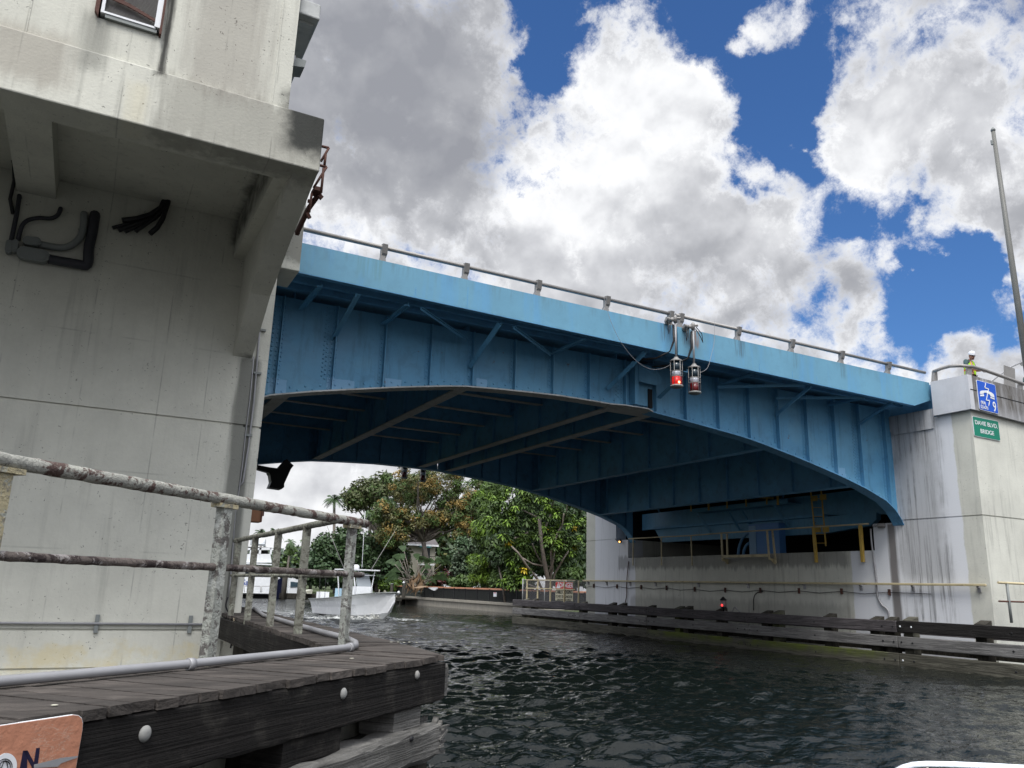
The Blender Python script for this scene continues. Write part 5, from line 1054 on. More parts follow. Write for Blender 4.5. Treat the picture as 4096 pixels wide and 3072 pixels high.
m = MB(); m.add(vs, fs, False); hull = m.build('hull', mat('white_hull_gelcoat', (.84, .85, .87), .25, var=.03, bump=0, spec=.5), bt)
m = MB(); m.add([bl(u_, v_, .75) for u_, v_ in ((0, -1), (0, 1), (4.6, 1.02), (4.6, -1.02))], [(0, 1, 2, 3)]); m.add([bl(u_, v_, z) for u_, v_, z in ((4.6, -1.06, 1.26), (4.6, 1.06, 1.26), (5.4, .9, 1.35), (6.1, .62, 1.42), (6.9, .2, 1.49), (6.9, -.2, 1.49), (6.1, -.62, 1.42), (5.4, -.9, 1.35))], [tuple(range(8))]); m.build('deck', M['white'], bt)
m = MB(); m.tube([bl(u_, hb+.05, zs_-.02) for u_, hb, zs_, hc, zk in st]+[bl(u_, -hb-.05, zs_-.02) for u_, hb, zs_, hc, zk in reversed(st)], .025, 6); m.build('rub_rail', M['greybox'], bt)
def lbox(m, u0, u1, v0, v1, z0, z1): 
    q_ = [bl(u_, v_, z) for z in (z0, z1) for v_ in (v0, v1) for u_ in (u0, u1)]
    return m.add(q_, [(0, 2, 3, 1), (4, 5, 7, 6), (0, 1, 5, 4), (1, 3, 7, 5), (3, 2, 6, 7), (2, 0, 4, 6)])
m = MB(); lbox(m, 2.9, 4.1, -.5, .5, .75, 1.75); m.build('console', M['white'], bt)
m = MB(); m.add([bl(*q) for q in ((4.1, -.5, 1.75), (4.1, .5, 1.75), (3.8, .45, 2.5), (3.8, -.45, 2.5))], [(0, 1, 2, 3)]); m.build('windshield', plain('smoked_plastic', (.25, .28, .3), .1, spec=.8), bt)
m = MB(); lbox(m, 1.9, 2.5, -.55, .55, .75, 1.6); m.build('leaning_post', plain('pale_blue_cushion', (.35, .5, .6), .7), bt)
m = MB(); lbox(m, 2.2, 4.3, -.9, .9, 2.66, 2.73); m.build('hardtop', M['whitepaint'], bt)
for u_, v_ in ((2.3, -.75), (2.3, .75), (4.0, -.75), (4.0, .75)): m = MB(); m.tube([bl(u_+.15, v_*.75, .8), bl(u_, v_*.8, 1.8), bl(u_, v_, 2.68)], .035, 8); m.build('pipe_frame', M['whitepaint'], bt)
m = MB(); m.tube([bl(4.1, -.7, 2.4), bl(4.1, .7, 2.4)], .03, 6); m.build('crossbar', M['whitepaint'], bt)
m = MB(); m.lathe(bl(3.0, .1, 2.73), [(.32, 0), (.34, .08), (.33, .2), (.25, .27)], 16); m.build('radar_dome', M['whitepaint'], bt)
for (u0, v0, z0, px, py) in ((3.3, 1.0, 2.8, (2.2, 1.9, 5.6), 0), (3.3, -1.0, 2.8, (3.6, -2.3, 5.1), 0)):
    m = MB(); m.tube([bl(u0, v0, z0), bl(*px)], [.028, .012], 6); m.build('outrigger', M['alu'], bt)
for (u0, v0, zt2_) in ((2.8, .55, 5.1), (3.2, -.35, 6.2)): m = MB(); m.tube([bl(u0, v0, 2.86), bl(u0-.1, v0, zt2_)], .018, 6); m.build('antenna', M['whitepaint'], bt)
m = MB(); lbox(m, -.55, -.05, -.3, .3, .2, 1.35); m.build('outboard_motor', M['whitepaint'], bt)
for v_ in (.4, .8): m = MB(); m.tube([bl(.6, v_, .95), bl(.5, v_, 2.6)], .015, 5); m.build('fishing_rod', M['black'], bt)
# person at the helm
# ---------------------------------------------------------------- YACHT AND FAR BOATS
zy = lambda x, y: ((850+x/2.765)/D, (1950+y/2.765)/D)
def yp(x, y, Y=98): return AY(*zy(x, y), Y)
ya = thing('yacht', (20, 98, 0), 'large white yacht moored stern-on beyond the left pier, blue script on its transom', 'yacht')
def yb(m, x0, y0, x1, y1, Y=98, dep=10, off=0): a, b = yp(x0, y0, Y), yp(x1, y1, Y); return m.box((a.x, Y+off, b.z), (b.x, Y+off+dep, a.z))
m = MB(); yb(m, 250, 960, 632, 1175); m.prism([yp(250, 1175), yp(632, 1175), yp(600, 1225), yp(260, 1225)], (0, 10, 0)); m.build('hull', M['white'], ya)
m = MB(); yb(m, 240, 1165, 655, 1180, 98, 1.6, -1.5); m.build('swim_platform', M['black'], ya)
m = MB(); yb(m, 240, 1180, 640, 1230, 98, 11, -.4); m.build('boot_stripe', M['black'], ya)
m = MB(); yb(m, 250, 830, 660, 860, 98, 9, -.3); m.build('flybridge_deck', M['white'], ya)
m = MB(); m.prism([yp(280, 830), yp(655, 830), yp(640, 735), yp(300, 735)], (0, 7, 0)); m.build('flybridge', M['white'], ya)
m = MB(); yb(m, 270, 860, 600, 960, 98, 8, .8); m.build('saloon', plain('tinted_glass', (.03, .035, .045), .1), ya)
m = MB(); yb(m, 300, 645, 665, 668, 98, 6); m.prism([yp(300, 668), yp(660, 668), yp(640, 690), yp(320, 690)], (0, 5, 0)); m.build('hardtop', M['white'], ya)
for x in (420, 520, 640): m = MB(); yb(m, x, 668, x+14, 740, 98, .3); m.build('support', M['white'], ya)
m = MB(); yb(m, 540, 690, 650, 740, 98, .2, 2); m.build('dark_window', M['black'], ya)
m = MB(); yb(m, 470, 560, 625, 640, 98, .6, 2); m.build('radar_arch', plain('grey_arch', (.3, .32, .33)), ya)
for x, r in ((500, .28), (580, .42)): m = MB(); p = yp(x, 620); m.lathe(p+V((0, 2, 0)), [(r, 0), (r, r), (r*.7, r*1.7), (.05, r*1.95)], 12); m.build('radar_dome', M['white'], ya)
m = MB()
for x in (330, 505, 520, 635): m.tube([yp(x, 1158)+V((0, -1.3, 0)), yp(x, 1090)+V((0, -1.3, 0))], .03, 5)
m.tube([yp(330, 1090)+V((0, -1.3, 0)), yp(505, 1090)+V((0, -1.3, 0))], .03, 5); m.tube([yp(520, 1090)+V((0, -1.3, 0)), yp(635, 1090)+V((0, -1.3, 0))], .03, 5); m.build('stern_rail', M['alu'], ya)
txt('Sa', ya, yp(362, 1052)+V((0, -.03, 0)), (1, 0, 0), (0, 0, 1), .9, plain('blue_script', (.02, .06, .3)), ya, .01)
o = thing('cabin_cruiser', (24, 100, 0), 'dark navy hulled cabin boat tied beside the white yacht', 'boat')
m = MB(); m.prism([yp(650, 1060, 99), yp(760, 1000, 99), yp(800, 1010, 99), yp(800, 1225, 99), yp(690, 1225, 99)], (0, 8, 0)); m.build('hull', plain('navy_hull', (.008, .01, .03), .15, spec=.7), o); m = MB(); m.box(yp(700, 1010, 99)+V((0, .5, 0)), yp(755, 975, 99)+V((0, 3, 0))); m.build('cabin', M['white'], o)
o = thing('cabin_cruiser', (27, 112, 0), 'small white cabin boat with dark windows behind the dock piling', 'boat')
m = MB(); m.prism([yp(830, 1170, 110), yp(985, 1170, 110), yp(975, 1110, 110), yp(835, 1120, 110)], (0, 5, 0)); m.build('hull', M['white'], o); m = MB(); m.prism([yp(840, 1120, 110), yp(975, 1110, 110), yp(960, 1020, 110), yp(850, 1000, 110)], (0, 4, 0)); m.build('cabin', M['white'], o); m = MB(); m.prism([yp(862, 1100, 109.9), yp(955, 1095, 109.9), yp(950, 1050, 109.9), yp(865, 1040, 109.9)], (0, .1, 0)); m.build('window', plain('boat_window', (.05, .08, .1), .1), o)
o = thing('skiff', (28, 96, 0), 'small cream open skiff tied to the low dock by the sea grape', 'boat')
m = MB(); m.prism([yp(1030, 1145, 96), yp(1110, 1130, 96), yp(1100, 1175, 96), yp(1045, 1175, 96)], (0, 2, 0)); m.build('hull', plain('cream_hull', (.5, .5, .42)), o)
o = thing('wooden_dock', (26, 97, .3), 'dark low wooden dock with a thick piling between the far boats', 'dock')
m = MB(); yb(m, 780, 1170, 1260, 1235, 97, 2.5); m.build('deck', wpile, o)
m = MB(); a = yp(808, 950, 96.8); b = yp(808, 1200, 96.8); m.tube([V((a.x, 96.8, -1)), a], .3, 10, .03); m.build('piling', wpile, o)

# ---------------------------------------------------------------- TREES
def leafmat(name, base, tr=.25, var=.35):
    def ex(t, pos, col):
        ri = t.new('ShaderNodeNewGeometry').outputs['Random Per Island']
        return t.mix(t.rng(ri, 0.0, 1.0, 0.0, .45), col, tuple(min(1, c*1.9) for c in base))
    mm = mat(name, base, .55, var=var, vscale=.5, bump=0, spec=.35, extra=ex); return mm
LM = {k: leafmat('leaf_'+k, c) for k, c in dict(pine=(.05, .06, .02), dark=(.026, .05, .016), mid=(.05, .085, .02), bright=(.10, .17, .02), orange=(.19, .13, .035), olive=(.085, .085, .03), grey=(.07, .10, .06), palm=(.05, .085, .035), sea=(.035, .065, .028), yellow=(.4, .3, .02), dead=(.14, .09, .05), far=(.05, .07, .05), croton=(.07, .02, .02)).items()}
bark = mat('grey_bark', (.16, .14, .12), .9, var=.25, bump=.5, dirt=.4, dirtcol=(.06, .05, .04)); barkp = mat('pale_bark', (.2, .17, .145), .85, var=.2, bump=.4, dirt=.4, dirtcol=(.09, .07, .06))
def leaves(centres, n, rad, size, asp=1.6, droop=0.0, flat=.0):
    """n leaf blades per clump centre; arrays only"""
    c = np.repeat(np.array(centres, float), n, 0); N = len(c); d = rng.normal(size=(N, 3)); d /= np.linalg.norm(d, axis=1)[:, None]
    rr = np.repeat(np.broadcast_to(np.array(rad, float), (len(centres),)), n)*rng.uniform(.3, 1.0, N)**.5; d[:, 2] *= .75; p = c+d*rr[:, None]
    nrm = d*.8+rng.normal(size=(N, 3))*.6+np.array([0, 0, .5+flat]); nrm /= np.linalg.norm(nrm, axis=1)[:, None]
    a = np.cross(nrm, rng.normal(size=(N, 3))); a[:, 2] -= droop; a /= np.linalg.norm(a, axis=1)[:, None]; b = np.cross(nrm, a)
    s = size*rng.uniform(.6, 1.3, N)[:, None]; L_ = a*s*asp/2; W2 = b*s/2
    return np.stack([p-L_, p+W2*.9-L_*.1, p+L_, p-W2*.9-L_*.1], 1)
def quads(name, arrs, mats, parent):
    q = np.concatenate(arrs); N = len(q); me = bpy.data.meshes.new(name); inv = np.array(inv_of(parent)); co_ = q.reshape(-1, 3)@inv[:3, :3].T+inv[:3, 3]
    me.vertices.add(N*4); me.vertices.foreach_set('co', co_.astype(np.float32).ravel()); me.loops.add(N*4); me.loops.foreach_set('vertex_index', np.arange(N*4, dtype=np.int32)); me.polygons.add(N)
    me.polygons.foreach_set('loop_start', np.arange(0, N*4, 4, dtype=np.int32)); me.polygons.foreach_set('loop_total', np.full(N, 4, np.int32))
    mi = np.concatenate([np.full(len(a), i % len(mats), np.int32) for i, a in enumerate(arrs)]); me.polygons.foreach_set('material_index', mi)
    for mm in mats: me.materials.append(mm)
    me.update(); me.validate(); o = bpy.data.objects.new(name, me); C.objects.link(o); o.parent = parent; return o
def limbs(m, base, targets, r0, wob=.12):
    for tg in targets:
        base = V(base); tg = V(tg); L_ = (tg-base).length; P = [base.lerp(tg, i/5)+V([random.gauss(0, 1)*L_*wob*.3*math.sin(math.pi*i/5) for _ in range(3)]) for i in range(6)]
        P[1].z += L_*.03; m.tube(P, [r0*(1-.75*i/5) for i in range(6)], 7)
def ell(c, r, n, shell=.55):
    d = rng.normal(size=(n, 3)); d /= np.linalg.norm(d, axis=1)[:, None]; return np.array(c)+d*np.array(r)*rng.uniform(shell, 1, n)[:, None]
def tree(name, label, cat, Y, lobes, mats, trunk, n=60, size=.22, clump=.7, nclump=26, asp=1.8, droop=.2, group=None, rt=.25, barkm=None, shell=.5, extra_c=None):
    """lobes: (px, py, half-width px, half-height px) in the photograph, set at depth Y with real depth"""
    L3 = []
    for (px, py, hw, hh) in lobes:
        c = AY(px, py, Y); e = AY(px+hw, py, Y); f_ = AY(px, py-hh, Y); rw = (e-c).length; rh = f_.z-c.z; L3.append((c+V((0, random.uniform(-.5, .5)*rw*.4, 0)), (rw, rw*.9, rh)))
    b = AY(trunk[0], trunk[1], Y); b.z = .6; o = thing(name, b, label, cat, group); m = MB(); ctr = V(L3[0][0])
    fork = b.lerp(V((ctr.x, ctr.y, ctr.z)), .45); fork.z = max(1.5, b.z+(ctr.z-b.z)*.5); m.tube([b, b.lerp(fork, .5)+V((.05, 0, 0)), fork], [rt, rt*.85, rt*.75], 9, .04)
    arrs = []
    for c, r in L3:
        pts = ell(c, r, nclump, shell); limbs(m, fork, [pts[i] for i in range(0, nclump, max(1, nclump//6))], rt*.45)
        for k, mm in enumerate(mats): sub = pts[k::len(mats)]; arrs.append(leaves(sub, n, clump*rng.uniform(.7, 1.3, len(sub)), size, asp, droop))
    m.build('trunk', barkm or bark, o); quads('crown', arrs, mats, o); return o
def palm(label, Y, px, py, hpx, nf, trunk, mt, group=None, skirt=False, r=.16, droopk=1.0):
    c = AY(px, py, Y); L_ = abs((AY(px+hpx, py, Y)-c).x); b = AY(trunk[0], trunk[1], Y); b.z = .6; o = thing('palm_tree', b, label, 'palm tree', group)
    m = MB(); mid = b.lerp(c, .5)+V((random.uniform(-.3, .3), 0, 0)); m.tube([b, mid, c], [r*1.2, r, r*.85], 8, .05); m.build('trunk', bark, o)
    qs = []
    for i in range(nf):
        a = 2*math.pi*i/nf+random.uniform(-.2, .2); el = random.uniform(-.2, 1.25); l = L_*random.uniform(.8, 1.15); d = np.array([math.cos(a), math.sin(a), 0]); P = []
        for k in range(15): s = k/14; P.append(np.array(c)+d*l*(s*math.cos(el)*(1-.15*s))+np.array([0, 0, l*(s*math.sin(el)-droopk*.75*s*s*(1.1-.35*math.sin(el)))]))
        sdv = np.array([-d[1], d[0], 0])
        for k in range(1, 15):
            for j in range(3):
                s = (k-j/3)/14; p = P[k-1]+(P[k]-P[k-1])*(1-j/3); ln = l*.26*math.sin(math.pi*min(1, s*.85+.15))**.7; tdir = (P[k]-P[k-1]); tdir = tdir/np.linalg.norm(tdir)
                for sg_ in (-1, 1):
                    e = sdv*sg_*.85+tdir*.45+np.array([0, 0, -.55*random.uniform(.5, 1.5)]); e = e/np.linalg.norm(e)*ln; w2 = tdir*l*.012; qs.append([p-w2, p+w2, p+e+w2*.2, p+e-w2*.2])
    arrs = [np.array(qs)]; mats = [mt]
    if skirt: arrs.append(leaves([tuple(c+V((0, 0, -L_*.55))), tuple(c+V((0, 0, -L_*.9)))], 260, [L_*.42, L_*.35], L_*.16, 4, 3)); mats.append(LM['mid'])
    quads('crown', arrs, mats, o); return o
G1 = 'trees along the far bank'
tree('pine_tree', 'dark olive rounded pine tree behind the palms, tallest on the left of the far bank', 'pine tree', 118, [(800, 1060, 36, 26), (860, 1050, 55, 26), (770, 1080, 20, 18), (905, 1060, 40, 30)], [LM['pine'], LM['mid'], LM['pine']], (850, 1290), 120, .3, 1.5, 26, 2.2, 0, G1, .5)
tree('flowering_tree', 'large tree covered with orange blossom clusters above the grey-roofed house', 'tree', 88, [(890, 1050, 55, 40), (840, 1110, 42, 28), (955, 1045, 55, 38), (980, 1100, 40, 40), (900, 1120, 60, 26), (965, 1125, 40, 24), (845, 1155, 30, 28)], [LM['olive'], LM['orange'], LM['mid'], LM['olive'], LM['mid']], (935, 1290), 75, .15, .72, 60, 2.4, .3, G1, .35, shell=.45)
tree('flowering_tree', 'smaller orange-blossomed tree between the large one and the feathery green tree', 'tree', 82, [(1010, 1110, 28, 34), (1025, 1080, 22, 22), (1015, 1160, 26, 30)], [LM['olive'], LM['orange'], LM['mid']], (1015, 1290), 80, .15, .7, 48, 2.4, .3, G1, .3)
tree('casuarina_tree', 'feathery bright green column-like tree left of the umbrella-leaved tree', 'tree', 70, [(1058, 1090, 28, 32), (1060, 1150, 34, 44), (1055, 1215, 34, 44), (1070, 1065, 20, 20)], [LM['mid'], LM['bright'], LM['mid']], (1060, 1290), 170, .14, .8, 34, 4, .8, G1, .25)
tree('grey_leaved_tree', 'grey-green leaved small tree in front of the house', 'tree', 80, [(1005, 1185, 24, 22), (1000, 1215, 22, 26), (1015, 1240, 24, 22)], [LM['grey'], LM['sea'], LM['grey']], (1000, 1290), 70, .26, .8, 22, 1.3, 0, G1, .2)
tree('sea_grape_tree', 'dark green broad-leaved tree behind the boat at the water edge', 'tree', 90, [(715, 1190, 34, 34), (690, 1230, 34, 32), (750, 1180, 36, 46), (790, 1200, 34, 50), (740, 1245, 50, 32), (830, 1230, 40, 40)], [LM['dark'], LM['sea'], LM['dark']], (740, 1290), 95, .34, 1.1, 28, 1.2, 0, G1, .3)
tree('dense_tree', 'very dark dense foliage behind the umbrella-leaved tree next to the far pier', 'tree', 66, [(1240, 1120, 40, 60), (1210, 1200, 60, 50), (1255, 1210, 40, 60), (1160, 1100, 70, 55), (1110, 1180, 40, 60)], [LM['dark'], LM['dark'], LM['mid']], (1240, 1290), 70, .3, 1.2, 30, 2.4, .8, G1, .3)
tree('pine_tree', 'sparse pine branch crown peeking above the feathery green tree', 'pine tree', 84, [(1050, 1045, 26, 14), (1085, 1052, 22, 14)], [LM['pine'], LM['mid']], (1056, 1290), 90, .18, .7, 18, 4, 0, G1, .25)
tree('understorey_tree', 'dark broadleaf tree filling below the orange blossom, left of the house', 'tree', 92, [(850, 1215, 28, 45), (825, 1185, 26, 36)], [LM['dark'], LM['mid'], LM['olive']], (850, 1290), 80, .3, 1.1, 28, 1.8, .3, G1, .3)
palm('coconut palm with spiky fronds standing left of the pine', 104, 722, 1080, 34, 22, (722, 1290), LM['palm'], G1, r=.2)
palm('queen palm with drooping green fronds, left of the orange blossom', 92, 800, 1115, 44, 20, (788, 1290), LM['palm'], G1, droopk=1.5, r=.22)
palm('queen palm with trunk leaning beside its neighbours', 90, 838, 1085, 40, 20, (812, 1290), LM['palm'], G1, droopk=1.4, r=.22)
palm('tall palm with long feathery fronds hanging above the orange tree', 96, 895, 1050, 50, 20, (822, 1290), LM['palm'], G1, droopk=1.2, r=.2)
palm('palm with a thick skirt of hanging leaves beside the yacht', 112, 628, 1172, 20, 14, (622, 1290), LM['palm'], G1, True, r=.14)
palm('small palm fronds showing above the yacht hardtop', 125, 596, 1148, 26, 16, (596, 1290), LM['palm'], G1, r=.18)
palm('palm showing just past the left pier edge, above the yacht', 125, 562, 1150, 22, 14, (562, 1290), LM['palm'], G1, r=.18)
palm('low dark palm right of the skirted palm', 108, 655, 1200, 24, 16, (655, 1290), LM['dark'], G1, r=.2)
# traveller-type palm with paddle leaves by the house
o = thing('banana_plant', AY(900, 1285, 78), 'bird-of-paradise clump with ragged paddle leaves in front of the house', 'plant', G1); qs = []; c = AY(900, 1240, 78); m = MB()
for i in range(22):
    a = random.uniform(-.2, math.pi+.2); l = random.uniform(1.2, 2.5); b0 = c+V((random.uniform(-.8, .8), random.uniform(-.8, .8), -1.5)); tip = b0+V((math.cos(a)*l*.9, random.uniform(-1, 1), 1.2+math.sin(a)*l*1.1)); m.tube([b0, b0.lerp(tip, .55)+V((0, 0, .3)), tip], .04, 5); d = (tip-b0).normalized(); s = d.cross(V((0, 1, .3))).normalized()
    for k in range(9): p = tip+d*(k*.17)-V((0, 0, .015*k*k)); w3 = .32*math.sin(math.pi*(k+1)/10)+.05; qs += [[p, p+d*.15, p+d*.2+s*w3-V((0, 0, .1)), p+d*.06+s*w3-V((0, 0, .1))], [p, p+d*.15, p+d*.2-s*w3-V((0, 0, .1)), p+d*.06-s*w3-V((0, 0, .1))]]
m.build('stems', bark, o); quads('leaves', [np.array([[list(v) for v in q] for q in qs]), leaves([tuple(c+V((random.uniform(-1, 1), 0, -1)))], 45, 1.0, .35, 4, 2)], [LM['palm'], LM['dead']], o)
# umbrella tree (rosettes of drooping leaflets)
um = thing('umbrella_tree', AY(1175, 1280, 56), 'large umbrella tree with rosettes of drooping leaflets and pale limbs by the far pier', 'tree', G1); YU = 56
ros = []; lob = [(1120, 1060, 36, 22), (1090, 1090, 30, 24), (1160, 1075, 40, 26), (1210, 1080, 34, 26), (1235, 1120, 26, 26), (1080, 1125, 34, 24), (1130, 1115, 46, 30), (1185, 1130, 46, 28), (1100, 1160, 40, 20), (1155, 1165, 46, 24), (1210, 1165, 36, 22), (1120, 1200, 30, 20), (1170, 1190, 40, 16), (1230, 1180, 20, 24), (1120, 1230, 24, 20), (1110, 1250, 24, 16)]
for (px, py, hw, hh) in lob:
    c = AY(px, py, YU); rw = abs((AY(px+hw, py, YU)-c).x); rh = AY(px, py-hh, YU).z-c.z; ros += list(ell(c, (rw, rw*1.3, rh), 20, .5))
q1, q2, q3 = [], [], []; DD = 1.25
for c in ros:
    big = random.uniform(.4, .68); lst = random.random(); tgt = q3 if lst < .03 else (q1 if lst < .38 else q2); tilt = random.uniform(-.2, .2)
    for ring, nn, el in ((0, 8, -.25), (1, 8, -.75)):
        for k in range(nn):
            a = 2*math.pi*(k+ring*.5)/nn+random.uniform(-.1, .1); e = el+random.uniform(-.2, .2)+tilt*math.cos(a); d = np.array([math.cos(a)*math.cos(e), math.sin(a)*math.cos(e), math.sin(e)]); s = np.array([-math.sin(a), math.cos(a), 0])*.085
            p = np.array(c)+np.array([0, 0, -ring*.08]); tgt.append([p+d*.06, p+d*big*.55+s*1.2, p+d*big+np.array([0, 0, -.06]), p+d*big*.55-s*1.2])
quads('crown', [np.array(q1), np.array(q2), np.array(q3), leaves(ell(AY(1160, 1150, YU+4), (4.5, 2.5, 3.2), 60, .2), 60, 1.0, .28, 2, .6)], [LM['bright'], LM['mid'], LM['yellow'], LM['dark']], um)
m = MB(); base = AY(1180, 1282, YU); base.z = .6
for path, r0 in ((((1180, 1282), (1183, 1250), (1175, 1210), (1168, 1165), (1165, 1120)), .2), (((1180, 1282), (1193, 1230), (1190, 1190), (1205, 1150)), .13), (((1188, 1282), (1198, 1240), (1215, 1210), (1228, 1190)), .1), (((1175, 1282), (1160, 1250), (1140, 1225), (1120, 1195), (1105, 1180)), .11), (((1186, 1282), (1183, 1240), (1195, 1215), (1200, 1180)), .09), (((1170, 1282), (1155, 1268), (1140, 1262)), .08), (((1195, 1225), (1170, 1222), (1150, 1218), (1128, 1205)), .08), (((1178, 1230), (1160, 1200), (1150, 1175)), .07), (((1215, 1135), (1222, 1110), (1228, 1085)), .08), (((1125, 1100), (1105, 1090), (1098, 1080)), .07), (((1140, 1150), (1128, 1158), (1112, 1162)), .09), (((1205, 1150), (1215, 1135), (1218, 1110)), .09), (((1190, 1100), (1197, 1080), (1190, 1066)), .08), (((1168, 1165), (1190, 1110)), .08), (((1165, 1120), (1125, 1100)), .08)):
    P = [AY(x, y, YU-1.2 if i > 1 else YU) for i, (x, y) in enumerate(path)]; m.tube(P, [r0*(1-.5*i/len(P)) for i in range(len(P))], 7, .05)
m.build('trunk', barkp, um)
# shrubs along the terrace, each its own plant
for i, (px, py, hw, hh, Y, k, lab) in enumerate(((800, 1262, 18, 12, 84, 'dead', 'brown and green shrub behind the boat at the dock'), (850, 1262, 26, 10, 82, 'bright', 'bright green low hedge clump beside the pilings'), (960, 1250, 20, 14, 74, 'croton', 'dark red-leaved croton shrub below the house'), (1000, 1258, 24, 12, 70, 'mid', 'round green shrub behind the terracotta coping'), (1045, 1252, 26, 18, 66, 'dark', 'dark green shrub below the feathery green tree'), (1085, 1255, 22, 16, 60, 'mid', 'mid green fern-like shrub right of the feathery tree'), (1125, 1262, 20, 14, 53, 'bright', 'bright fern growing through the iron fence near the cage'), (1225, 1250, 34, 22, 56, 'dark', 'dark shrub behind the chain link cage'), (925, 1262, 22, 12, 76, 'dark', 'low dark shrub under the bird-of-paradise leaves'))):
    tree('shrub', lab, 'shrub', Y+7, [(px, py, hw, hh)], [LM[k], LM['mid']], (px, 1288), 90, .2, .6, 22, 2.2, .3, 'shrubs along the terrace', .06)
# leaning pale trunks beside the umbrella tree
for i, (a, b, lab) in enumerate((((1100, 1218), (1117, 1270), 'pale slender leaning trunk left of the umbrella tree'), ((1075, 1215), (1092, 1272), 'thin grey leaning trunk further left of the umbrella tree'))):
    p, q = AY(*a, 61), AY(*b, 61); q.z = .7; o = thing('leaning_tree', q, lab, 'tree'); m = MB(); m.tube([q, q.lerp(p, .5)+V((.1, 0, 0)), p], [.1, .08, .06], 7); m.build('trunk', barkp, o); quads('crown', [leaves([tuple(p+V((random.uniform(-.8, .8), 0, random.uniform(0, .8)))) for _ in range(8)], 60, .6, .25, 2, .5)], [LM['dark']], o)
# far tree line closing the view behind the boats
for i in range(13):
    px = 525+i*24; tree('distant_tree', 'distant hazy tree number %s' % i if False else ('distant grey-green tree low on the horizon behind the boats'), 'tree', 150+random.uniform(-8, 15), [(px, 1225+random.uniform(-12, 8), 24, 30)], [LM['far'], LM['mid']], (px, 1280), 60, .6, 2.2, 16, 1.5, 0, 'distant trees behind the boats', .3)
for i in range(9):
    px = 900+i*48; tree('background_tree', 'dark tree in the thick planting behind the house and umbrella tree', 'tree', 118+random.uniform(-8, 8), [(px, 1180, 50, 60)], [LM['dark'], LM['olive'], LM['mid']], (px, 1280), 60, .55, 2.2, 26, 1.8, 0, 'thick planting behind the house', .3)
# ---------------------------------------------------------------- PEOPLE ON THE APPROACH
skinm = mat('skin', (.36, .19, .13), .6, var=.1, bump=.05); shirtm = plain('dark_teal_shirt', (.05, .09, .09), .9); trous = plain('work_trousers', (.06, .06, .07), .9)
def vestm(name, main, trim):
    def ex(t, pos, col):
        tc = t.new('ShaderNodeTexCoord').outputs['Object']; s = t.new('ShaderNodeSeparateXYZ', Vector=tc)
        ax = t.math('ABSOLUTE', s.outputs[0]); v_ = t.math('MULTIPLY', t.rng(ax, .075, .08), t.rng(ax, .145, .15, 1.0, 0.0)); h_ = t.math('MULTIPLY', t.rng(s.outputs[2], 1.10, 1.105), t.rng(s.outputs[2], 1.165, 1.17, 1.0, 0.0))
        k_ = t.math('MAXIMUM', v_, h_); col = t.mix(k_, col, trim)
        ax2 = t.math('MULTIPLY', t.rng(ax, .098, .1), t.rng(ax, .125, .127, 1.0, 0.0)); return t.mix(ax2, col, (.5, .5, .5))
    return mat(name, main, .8, var=.08, bump=.1, extra=ex)
def skinned(name, verts, edges, radii, mt, parent, sub=2):
    me = bpy.data.meshes.new(name); me.from_pydata(verts, edges, []); me.materials.append(mt); o = bpy.data.objects.new(name, me); C.objects.link(o); o.parent = parent
    sk = o.modifiers.new('skin', 'SKIN'); sk.use_smooth_shade = True
    lay = me.skin_vertices[0].data if me.skin_vertices else None
    if lay is None:
        bm = bmesh.new(); bm.from_mesh(me); bm.verts.layers.skin.verify(); bm.to_mesh(me); bm.free(); lay = me.skin_vertices[0].data
    for i, r in enumerate(radii): lay[i].radius = r if isinstance(r, tuple) else (r, r); lay[i].use_root = (i == 0)
    s_ = o.modifiers.new('sub', 'SUBSURF'); s_.levels = s_.render_levels = sub; return o
